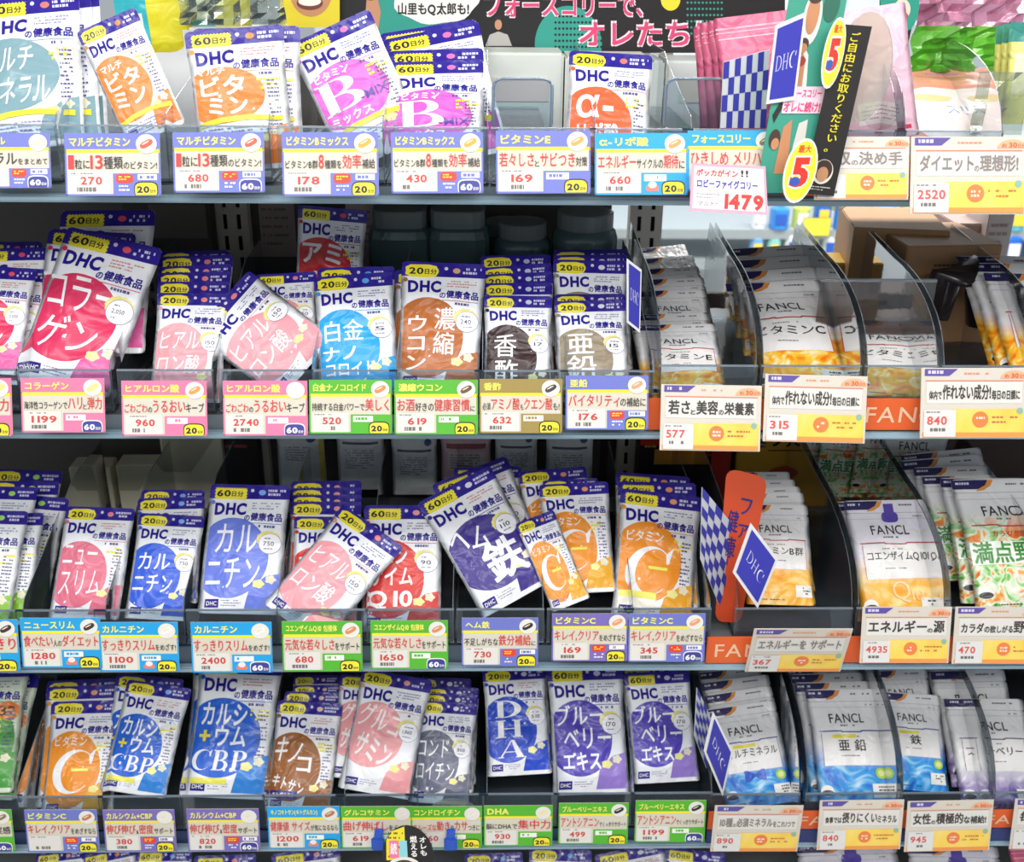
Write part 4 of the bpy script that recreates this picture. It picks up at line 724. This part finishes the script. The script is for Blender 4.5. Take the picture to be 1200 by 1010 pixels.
# leaflet dispenser
board('leaflet', yp([(926, -8), (994, -8), (950, 226), (886, 226)], 1, -.02, 6, 6), [
    ('printed_figures', [('#e8ece6', ell(.45, .12, .16, .13), 1), ('#c98a62', ell(.45, .10, .11, .10), 2), ('#4a352c', ell(.45, .02, .12, .03), 3), ('#2f6a58', ell(.75, .06, .14, .08), 1), ('#e6e8e2', poly([(.2, .56), (.28, .30), (.38, .24), (.5, .30), (.55, .42), (.6, .58)]), 1), ('#c98a62', poly([(.24, .55), (.32, .32), (.38, .28), (.46, .32), (.48, .44), (.52, .56)]), 2), ('#a83c34', ell(.38, .33, .09, .025), 3), ('#4a352c', ell(.38, .245, .09, .03), 3), ('#c98a62', ell(.38, .265, .07, .024), 4), ('#c98a62', poly([(.25, .9), (.28, .66), (.42, .62), (.46, .78), (.5, .9)]), 1), ('#d8d4ce', poly([(.5, .80), (.55, .64), (.7, .62), (.72, .78)]), 1), ('#4a352c', ell(.16, .72, .10, .05), 2), ('#c98a62', ell(.18, .745, .07, .03), 3), ('#2c2a2a', poly([(.05, .60), (.2, .50), (.26, .52), (.1, .64)]), 1)]),
    ('lettering', [('#f7d9e6', rect(.2, .455, .7, .135), 3), ('#e0447c', text('フォースコリー', .25, .47, .6, .04, .03), 4), ('#e0447c', text('オレに続け!', .22, .53, .65, .055, .035), 4)])],
    'teal leaflet printed with two athletes, in front of the blue sign, top shelf', 'leaflet', '#3f9c86')
for (cx, cy, rx, ry, lb) in ((977, 62, 12, 42, 'upper yellow oval tag with red five on the leaflets, top shelf'), (938, 200, 19, 38, 'lower yellow oval tag with red five on the leaflets, top shelf')):
    board('number_tag', yp([(cx-rx+8, cy-ry), (cx+rx+8, cy-ry), (cx+rx-8, cy+ry), (cx-rx-8, cy+ry)], 1, -.034 if cy < 100 else -.058, 4, 6), [('number', [('#f4e63a', ell(.5, .5, .45, .46), 0), ('#e85a28', text('最大', .3, .10, .4, .12, .03), 1), ('#f6f4f0', text('5', .18, .26, .62, .52, .085), 1), ('#dc3426', text('5', .22, .29, .54, .46, .05), 2), ('#3a57b0', ell(.38, .66, .16, .07), 3)])], lb, 'tag', '#f1efe6', outline=[(.5+.5*math.cos(a*.2618), .5+.5*math.sin(a*.2618)) for a in range(24)])
board('leaflet_strip', yp([(985, 28), (1022, 31), (977, 230), (940, 226)], 1, -.028, 4, 6), [('lettering', [('#f0de30', text('ご自由にお取りください。', .36, .04, .34, .70, .015, vert=True), 1)]),
    ('portrait', [('#e6dccf', ell(.48, .86, .32, .075), 1), ('#3c2a22', ell(.48, .85, .28, .062), 2), ('#c08a66', ell(.48, .875, .18, .045), 3), ('#ddd8cc', dash(.12, .95, .7, 2, .006, .016, 2), 1)])],
    'slanted black strip with yellow vertical Japanese writing, top shelf', 'leaflet', '#1f1c1b')
b = MB(); b.prism([(.034*math.cos(a*.2618), 0, .034*math.sin(a*.2618)*1.0) for a in range(24)], (0, .002, 0), clear('milky_plastic', '#fdfbe6', .3, dens=.25))
for (px, py, s, lb) in ((1012, 80, 1.4, 'milky plastic disc behind the black strip, top'), (985, 205, 1.0, 'milky plastic disc below the black strip, top')):
    o = b.obj('plastic_disc', None, Matrix.Translation(aty(px, py, -.012)) @ Matrix.Diagonal((s*.62, 1, s*1.15, 1))); tag(o, lb + ' shelf', 'disc')
o = b.obj('plastic_disc', None, Matrix.Translation(aty(531, 953, .0) + Vector((0, -.003, 0))) @ Matrix.Diagonal((1.05, .5, .85, 1))); tag(o, 'round milky plastic disc rising behind the card priced 760, fourth shelf', 'disc')
# black round wobbler at the bottom and blue clips
board('wobbler', yp([(448, 967), (505, 967), (512, 1035), (448, 1035)], 4, -.06, 0, 25), [('print', [('#f0dc2c', poly([(.08, .25), (.2, .1), (.45, .02), (.45, .6), (.08, .6)]), 0), ('#2a2622', dash(.12, .12, .3, 6, .03, .08, 8, .5), 1), ('#f07aa8', rect(.14, .26, .18, .3), 2), ('#fbf6f6', text('続', .16, .3, .13, .2, .03), 3), ('#8ed4e0', rect(.34, .26, .15, .3), 2),
     ('#f7f4ee', text('オレも', .74, .20, .13, .32, .03, vert=True), 1), ('#f7f4ee', text('燃える', .55, .18, .14, .36, .03, vert=True), 1), ('#ece4da', ell(.42, .72, .32, .18), 3), ('#4a3628', ell(.42, .74, .24, .15), 4), ('#c58f70', ell(.42, .84, .18, .14), 5)])],
    'round black wobbler with white writing at the bottom of the picture', 'sign', '#1c1a1a', outline=[(.5+.5*math.cos(a*.2618), .5+.5*math.sin(a*.2618)) for a in range(24)])
for px, lb in ((443, 'blue clip left of the round black wobbler, fourth shelf'), (528, 'blue clip under the card priced 760, fourth shelf')):
    p = aty(px, 990, -.045); b = MB(); b.box(-.009, .009, -.002, .004, -.010, .012, mat('#2457c8', 'gloss'), .002).box(-.006, .006, .003, .03, .004, .008, mat('#2457c8', 'gloss'), .001); o = b.obj('plastic_clip', None, Matrix.Translation(p)); tag(o, lb, 'clip')
# ---------------------------------------------------------------- poster behind the top shelf
PY = .36
def pq(x0, y0, x1, y1, Y): return [aty(x0, y0, Y), aty(x1, y0, Y), aty(x1, y1, Y), aty(x0, y1, Y)]
def dots(x0, y0, nx, ny, dx, dy, r):
    V = []; F = []
    for i in range(nx):
        for j in range(ny):
            v, f = ell(x0+i*dx, y0+j*dy, r, r*4.5, n=8); b = len(V); V += [tuple(p) for p in v]; F.append(tuple(q+b for q in f[0]))
    return np.array(V), F
U = lambda x: (x-395)/525; Vv = lambda y: (y+60)/122
board('backing_poster', pq(395, -60, 920, 62, PY), [
    ('printed_circle', [('#2f9c8c', ell(U(480), Vv(15), .09, .34, y1=.99), 0)]), ('printed_circle', [('#2f9c8c', ell(U(665), Vv(52), .075, .38, y1=.99), 0), ('#1c1a1c', dots(U(650), Vv(18), 16, 7, .0085, .06, .0028), 1), ]), ('printed_circle', [('#e9dd38', ell(U(785), Vv(-2), .022, .11), 1)]), ('dot_pattern', [('#2f9c8c', dots(U(805), Vv(2), 10, 6, .0085, .06, .0026), 1),
       ]), ('speech_bubble', [('#f4f2ee', ell(U(510), Vv(-2), .095, .24, wave=.04, k=7), 2), ('#26201f', text('山里もQ太郎も!', U(466), Vv(2), .158, .125, .035), 3)]),
    ('lettering', [('#f6e3ea', text('フォースコリーで、', U(567), Vv(-9), .355, .24, .075), 2), ('#dc4676', text('フォースコリーで、', U(569), Vv(-7), .348, .21, .03), 3), ('#f6e3ea', text('オレたちに続け', U(676), Vv(20), .45, .30, .075), 2), ('#dc4676', text('オレたちに続け', U(678), Vv(23), .443, .26, .03), 3)]),
    ('printed_figures', [('#b8b4b0', poly([(U(568), .93), (U(573), Vv(40)), (U(583), Vv(36)), (U(594), Vv(40)), (U(599), .93)]), 2), ('#2a2020', ell(U(583), Vv(24), .010, .055), 3), ('#c89070', ell(U(583), Vv(28), .008, .05), 4), ('#c89070', poly([(U(425), .95), (U(430), Vv(-10)), (U(440), Vv(-14)), (U(446), .6), (U(440), .97)]), 2), ('#2a3a34', ell(U(434), Vv(-25), .03, .2), 2)])],
    'black and teal poster with pink Japanese headline behind the top shelf', 'poster', '#171517')
U2 = lambda x: (x-328)/72; V2 = lambda y: (y+60)/92
board('portrait_poster', pq(328, -60, 398, 32, PY - .01), [('portrait', [('#c98e68', ell(.52, V2(-12), .36, .34), 0), ('#7c3c2c', ell(.50, V2(3), .22, .09), 1), ('#f6efe6', ell(.50, V2(1), .19, .06), 2), ('#a5654a', ell(.55, V2(-14), .06, .05), 1), ('#2e201a', ell(.5, V2(-52), .4, .12), 1)])],
    'yellow poster showing the smiling lower face of a man, top shelf', 'poster', '#e8d230')
board('hanging_card', pq(1031, -70, 1078, 71, .16), [('print', [('#2a9a84', ell(.5, .40, .5, .36, sup=2.6), 0), ('#f3d9c8', ell(.56, .56, .20, .085), 1), ('#d8342c', ell(.50, .62, .2, .045), 2), ('#2b2f7c', rect(.2, .83, .5, .12), 1), ('#e8e8f4', text('HC', .26, .855, .36, .07, .02), 2), ('#c8c4c0', dash(.3, .785, .5, 1, .012, .03, 4), 1)])],
    'black hanging card with teal oval and red capsule, top shelf', 'card', '#1a1819', outline=[(0, 0), (0, .6), (.02, 1), (.62, 1), (1, .4), (1, 0)])
# white carton ledge and cellophane at the back of the top shelf
b = MB(); z = ZF[1]; x0 = aty(130, 40, .3).x; x1 = aty(335, 40, .3).x; zz = aty(200, 32, .3).z
b.box(x0, x1, .3, .37, z, zz, mat('#e9eaec'), .003); o = b.obj('white_carton'); tag(o, 'white carton at the back between the orange-emblem pouches, top shelf', 'carton')
x0 = aty(560, 60, .3).x; x1 = aty(860, 60, .3).x; zz = aty(700, 60, .3).z
for i in range(3):
    b = MB(); a = x0 + (x1-x0)*i/3; b.box(a + .001, a + (x1-x0)/3 - .001, .27, .35, z, zz - .004*i, mat(['#d9dfd8', '#e2e2dc', '#cfd9d6'][i]), .003); b.box(a+.02, a + (x1-x0)/3 - .02, .268, .2705, z + .05, zz - .03, mat(['#e3cfc6', '#cfe0cc', '#dcd6c0'][i], 'gloss'))
    o = b.obj('pale_carton'); tag(o, ['pale carton with pinkish label at the back left of the red-orange emblem pouch, top shelf', 'pale carton with greenish label behind the red-orange emblem pouch, top shelf', 'pale carton with cream label behind the empty pusher, top shelf'][i], 'carton', 'pale cartons at the back of the top shelf')
def crinkle(name, x0, y0, x1, y1, Y, label, m, amp=.012, seed=1, nx=18, ny=14):
    r = random.Random(seed); a = aty(x0, y0, Y); c = aty(x1, y1, Y); V = []; F = []
    for j in range(ny+1):
        for i in range(nx+1):
            V.append((a.x + (c.x-a.x)*i/nx, Y + r.uniform(-amp, amp), a.z + (c.z-a.z)*j/ny))
    for j in range(ny):
        for i in range(nx): q = j*(nx+1)+i; F += [(q, q+1, q+nx+1), (q+1, q+nx+2, q+nx+1)]
    me = mesh(name, V, F, [m]); o = mk(name, me); md = o.modifiers.new('thickness', 'SOLIDIFY'); md.thickness = .0006; tag(o, label, 'bag'); return o
GRN = clear('green_cellophane', '#c4f29a', .5, .1, .30, '#7fdc4a'); PNKC = clear('pink_cellophane', '#f4d3e2', .5, .12, .28, '#e3a9c6'); WHC = clear('clear_film', '#eef4ec', .5, .08, .06)
crinkle('cellophane_bag', 205, -40, 335, 30, .25, 'crinkled clear cellophane bag over the yellow packet, top shelf', WHC, .007, 2, 12, 9)
crinkle('cellophane_bag', 1072, 30, 1172, 84, .20, 'crinkled green cellophane bag behind the peach pouch, top shelf', GRN, .012, 3, 10, 8)
crinkle('cellophane_bag', 1082, -50, 1196, 36, .26, 'crinkled pink and clear cellophane bag in the top right corner, top shelf', PNKC, .015, 4, 12, 8)
crinkle('cellophane_wrap', 1148, 84, 1196, 158, .07, 'clear crinkled wrapping right of the peach pouch, top shelf', WHC, .002, 6, 6, 7)
for x0, x1, nm in ((578, 646, 'left of the red-orange emblem pouch'), (781, 848, 'between that pouch and the chequered sign')):
    a = aty(x0, 92, .06); c = aty(x1, 154, .06); t = bpy.data.objects.new('pusher_plate', None); C.objects.link(t); t.location = ((a.x+c.x)/2, .06, c.z); tag(t, 'empty clear blue-rimmed pusher plate ' + nm + ', top shelf', 'pusher')
    w2 = (c.x-a.x)/2; h = a.z - c.z; q = [(x*2*w2 - w2, (1-y)*h) for x, y in rounded(.16, 1.1)]
    b = MB(); b.prism([(x, 0, zz_) for x, zz_ in q], (0, .002, 0), ACR); b.obj('plate', t); b = MB(); b.tube([(x, 0, zz_) for x, zz_ in q + q[:1]], .0018, clear('blue_rim', '#9fc8ea', .6, dens=.3)); b.obj('rim', t)
    b = MB(); b.box(-w2*.8, w2*.8, 0, .2, -.005, .0, ACR); b.obj('slide', t)
# ---------------------------------------------------------------- behind the second and third shelves
def vert_pouch(kind, row, x0, x1, y, Y, label): pouch(kind, row, (x0, y), (x1, y), 0, label, 'spouted pouches at the back of the third shelf', lean=3, y0=Y, name='spouted_pouch')
for k, x0, x1, y, lb in (('steel', 322, 380, 497, 'steel-grey pouch with gold edge at the back, third shelf'), ('silver', 393, 450, 498, 'silver pouch with blue dot at the back, third shelf'), ('silver', 458, 512, 508, 'silver spouted pouch, leftmost of the two at the back, third shelf'), ('rosesilver', 516, 576, 502, 'rosy silver pouch at the back, third shelf'), ('silver', 580, 630, 505, 'silver pouch behind the violet emblem pouches, third shelf'), ('silver', 640, 696, 504, 'silver pouch behind the orange C pouches, third shelf')):
    vert_pouch(k, 3, x0, x1, y, .33, lb)
def jar(px, py, Y, row, r, h, label, sq=0, m=JAR):
    p = aty(px, py, Y); t = bpy.data.objects.new('storage_jar', None); C.objects.link(t); t.location = (p.x, Y, ZF[row] - .003); tag(t, label, 'jar', 'dark jars behind the second shelf pouches')
    b = MB(); b.lathe([(r*.92, 0), (r, .006), (r, h*.78), (r*.93, h*.84), (r*.80, h*.87)], m, 24, sq=sq); b.obj('body', t, smooth=not sq)
    b = MB(); b.lathe([(r*.84, h*.86), (r*.86, h*.87), (r*.86, h*.99), (r*.82, h)], mat('#8b9496', 'gloss'), 24, sq=sq); b.obj('lid', t)
    b = MB(); b.lathe([(r*.88, .004), (r*.9, h*.6)], mat('#5a5a62'), 20); b.obj('contents', t)
for px, r, h, lb, sq in ((470, .044, .17, 'smoked jar, first from the left behind the brown-emblem pouches, second shelf', 4), (537, .044, .17, 'smoked jar, second from the left behind the brown-emblem pouches, second shelf', 4), (612, .040, .15, 'smoked jar behind the maroon-emblem pouches, second shelf', 0), (685, .046, .165, 'pale-capped smoked jar behind the taupe-emblem pouches, second shelf', 0), (590, .03, .14, 'slim smoked jar half behind its neighbour, second shelf', 0)):
    jar(px, 280, .33 if px != 590 else .38, 2, r, h, lb, sq)
def carton(nm, row, x0, x1, yt, Y0, dep, col, label, deco=(), cat='carton', zf=None, rotz=0):
    a = aty(x0, yt, Y0); c = aty(x1, yt, Y0); zf = ZF[row] - .003 if zf is None else zf
    t = bpy.data.objects.new(nm, None); C.objects.link(t); t.location = ((a.x+c.x)/2, Y0, zf); tag(t, label, cat); t.rotation_euler = (0, 0, R(rotz))
    w2 = (c.x-a.x)/2; h = a.z - zf; b = MB(); b.box(-w2, w2, 0, dep, 0, h, mat(col), .0015); b.obj('box', t)
    for pn, its in deco:
        me = build_print(pn, [(c_, (v[:, :2]*np.array([2*w2, h]), f_), l) for c_, (v, f_), l in its], h, kind='card', eps=.0006); o = mk(pn, me, t); o.rotation_euler = (R(90), 0, 0); o.location = (-w2, -.0003, 0)
    return t
carton('dark_carton', 2, 300, 352, 236, .34, .06, '#3a3532', 'dark box with pinkish label behind the rose-emblem pouches, second shelf', [('label', [('#8c7a74', rect(.05, .0, .8, .45), 1), ('#5a4c48', dash(.1, .05, .6, 5, .02, .07, 2), 2), ('#77706c', rect(.1, .88, .5, .03), 1)])])
carton('pink_carton', 2, 404, 440, 232, .36, .05, '#e0c4c4', 'pale pink carton beside the red-emblem pouch, second shelf', [('label', [('#b8908c', dash(.1, .1, .7, 6, .02, .06, 2), 1)])])
carton('grey_carton', 2, 142, 245, 236, .38, .03, '#46403c', 'dark grey carton at the back left, second shelf', [('label', [('#6a625c', rect(.3, .02, .65, .3), 1)])])
for i, (x0, x1, Y, zt, yaw) in enumerate(((80, 128, .36, 548, 0), (135, 188, .35, 545, 0), (186, 258, .37, 508, 0))):
    carton('lit_divider_box', 3, x0, x1, zt, Y, .04, '#e6dfc4', ['leftmost', 'middle', 'rightmost and tallest'][i] + ' of the cream boxes imitating lit dividers at the back left, third shelf', [('panel', [('#b9b39a', poly([(.05, .0), (.95, .0), (.45, .5), (.0, .5)]), 1)])])  # boxes shaped and coloured to imitate lit back dividers and floor reflection
carton('dark_carton', 3, 258, 300, 500, .385, .03, '#2e2a2a', 'black carton with a red mark behind the left upright, third shelf', [('label', [('#a04a50', rect(.1, .22, .6, .04), 1)])])
# red and black printed box, yellow box
carton('printed_box', 3, 752, 862, 490, .36, .05, '#2a1414', 'black box printed in red and orange at the back, third shelf', [('print', [('#c22c1e', rect(.0, .0, .99, .28), 1), ('#c22c1e', rect(.78, .0, .21, .95), 1), ('#e8843a', ell(.28, .20, .07, .05), 2), ('#e8843a', ell(.44, .20, .07, .05), 2), ('#e8a23a', rect(.16, .32, .5, .16), 2), ('#c22c1e', text('uki', .78, .15, .18, .3, .02, rot=-90), 3), ('#e3b23a', dash(.05, .28, .4, 1, .02, .04, 3), 2)])])
carton('yellow_box', 3, 868, 1000, 486, .375, .04, '#dca82c', 'yellow box with black Japanese writing at the back, third shelf', [('print', [('#2b3a80', text('nke', .12, .12, .12, .34, .04, rot=-90), 1), ('#2c241c', text('ファンケル', .30, .20, .60, .14, .05), 1), ('#2c241c', rect(.28, .37, .6, .012), 1), ('#2c241c', text('お客様', .36, .10, .3, .07, .02), 1), ('#c84a28', ell(.5, .62, .2, .08), 1)])])
# brown cartons standing behind the lone pouch and their far neighbours
carton('cardboard_box', 2, 1003, 1112, 268, .30, .14, '#c09468', 'brown cardboard box standing behind the empty tray, second shelf', [('print', [('#2b221c', rect(.32, .25, .22, .6), 1)])], 'box', rotz=-8)
carton('cardboard_box', 2, 1062, 1178, 287, .24, .13, '#b08660', 'brown cardboard box in front of its neighbour, second shelf', [('print', [('#5a4434', dash(.3, .18, .3, 2, .02, .05, 3), 1)])], 'box', rotz=5)
carton('pink_box', 2, 1120, 1168, 262, .40, .10, '#b9a09a', 'pale rosy box behind the brown cardboard boxes, second shelf', [('print', [('#9a8478', rect(.2, .2, .5, .05), 1)])], 'box')
carton('white_box', 2, 1160, 1190, 250, .38, .08, '#d8cfd0', 'white box near the right edge behind the brown boxes, second shelf', [('print', [('#a89a9c', dash(.1, .1, .7, 3, .03, .08, 3), 1)])], 'box')
carton('yellow_carton', 2, 965, 1006, 308, .34, .06, '#c9a23c', 'yellow carton left of the brown cardboard boxes, second shelf', [('print', [('#8a6420', rect(.1, .3, .6, .2), 1)])], 'box')
b = MB(); pts = aty(1128, 318, .2); b.tube([pts + Vector((-.03, .0, -.06)), pts + Vector((-.02, 0, -.01)), pts + Vector((.01, 0, .0)), pts + Vector((.03, 0, -.02)), pts + Vector((.04, 0, -.07))], .022, mat('#231d20', 'gloss'), 12); o = b.obj('black_bag', smooth=True); tag(o, 'black crumpled bag between the brown boxes and right-edge pouches, second shelf', 'bag')
# clear bin around the lone pouch
a = aty(962, 330, .12); c = aty(1098, 330, .12); t = bpy.data.objects.new('clear_bin', None); C.objects.link(t); t.location = ((a.x+c.x)/2, .12, ZF[2] + .003); tag(t, 'clear open bin behind the lone orange-print pouch, second shelf', 'bin')
w2 = (c.x-a.x)/2; h = a.z - ZF[2] - .003
BIN = clear('bin_plastic', '#dcd2cc', .3, dens=.05)
b = MB(); b.box(-w2, w2, 0, .002, 0, h, BIN); b.obj('rear_wall', t); b = MB(); b.box(-w2, w2, -.001, .004, h, h+.003, clear('bin_rim', '#8e8a8c', .5, dens=.3)); b.obj('rim', t)

# far aisle
OR2 = ['first', 'second', 'third', 'fourth', 'fifth', 'sixth', 'seventh', 'eighth', 'ninth', 'tenth', 'eleventh', 'twelfth', 'thirteenth', 'fourteenth', 'fifteenth', 'sixteenth', 'seventeenth', 'eighteenth']
for z, nm in ((0, 'upper'), (1, 'lower')):
    Y = 2.3; zs = aty(1030, 270 if z == 0 else 306, Y).z
    b = MB(); b.box(-.2, 2.4, Y, Y + .5, zs - .03, zs, mat('#b9c4c8', 'metal')); o = b.obj('aisle_shelf'); tag(o, nm + ' shelf board of the opposite aisle seen through the gap', 'shelf')
    r = random.Random(3 + z); x = aty(880, 260, Y).x; i = 0
    while x < aty(1190, 260, Y).x:
        wd = r.uniform(.05, .085); h = r.uniform(.085, .115) if z == 0 else r.uniform(.09, .13)
        t = bpy.data.objects.new('cleaner_pack', None); C.objects.link(t); t.location = (x + wd/2, Y + .02, zs); cn, col = r.choice([('blue', '#3f8fe0'), ('cyan', '#5cc0d8'), ('white', '#e4ece8'), ('deep blue', '#2f6fd0'), ('mint', '#8fd0c8'), ('white', '#eef2f4'), ('pale blue', '#7ab0e8'), ('lime', '#c9d86a')])
        tag(t, f'blurred {cn} bottle, {OR2[i]} from the left on the {nm} far aisle shelf', 'pack', f'packs on the {nm} far aisle shelf')
        b = MB(); b.lathe([(wd*.36, 0), (wd*.40, .004), (wd*.40, h*.75), (wd*.2, h*.86)], mat(col, 'gloss'), 12, sq=4 if i % 2 else 0); b.obj('body', t)
        b = MB(); b.lathe([(wd*.17, h*.84), (wd*.17, h)], mat(r.choice(['#f0f0f0', '#3f6fd0', '#e8d840']), 'gloss'), 10); b.obj('cap', t)
        b = MB(); b.box(-wd*.24, wd*.24, -wd*.42, -wd*.38, h*.2, h*.6, mat(r.choice(['#f4f4f2', '#f2d64a', '#2f5fc0', '#e8f0f8']))); b.obj('label', t)
        x += wd; i += 1
b = MB(); b.box(-.6, 2.8, 2.9, 2.93, 0, 2.4, mat('#c3cbd2')); struct(b, 'wall_far')
p = aty(957, 266, 2.28); b = MB(); b.box(-.045, .045, 0, .004, -.03, .03, mat('#f2e24a'), .002); o = b.obj('shelf_tag', None, Matrix.Translation(p)); tag(o, 'yellow shelf tag on the far aisle shelf', 'tag')

bpy.data.objects.remove(_fo)
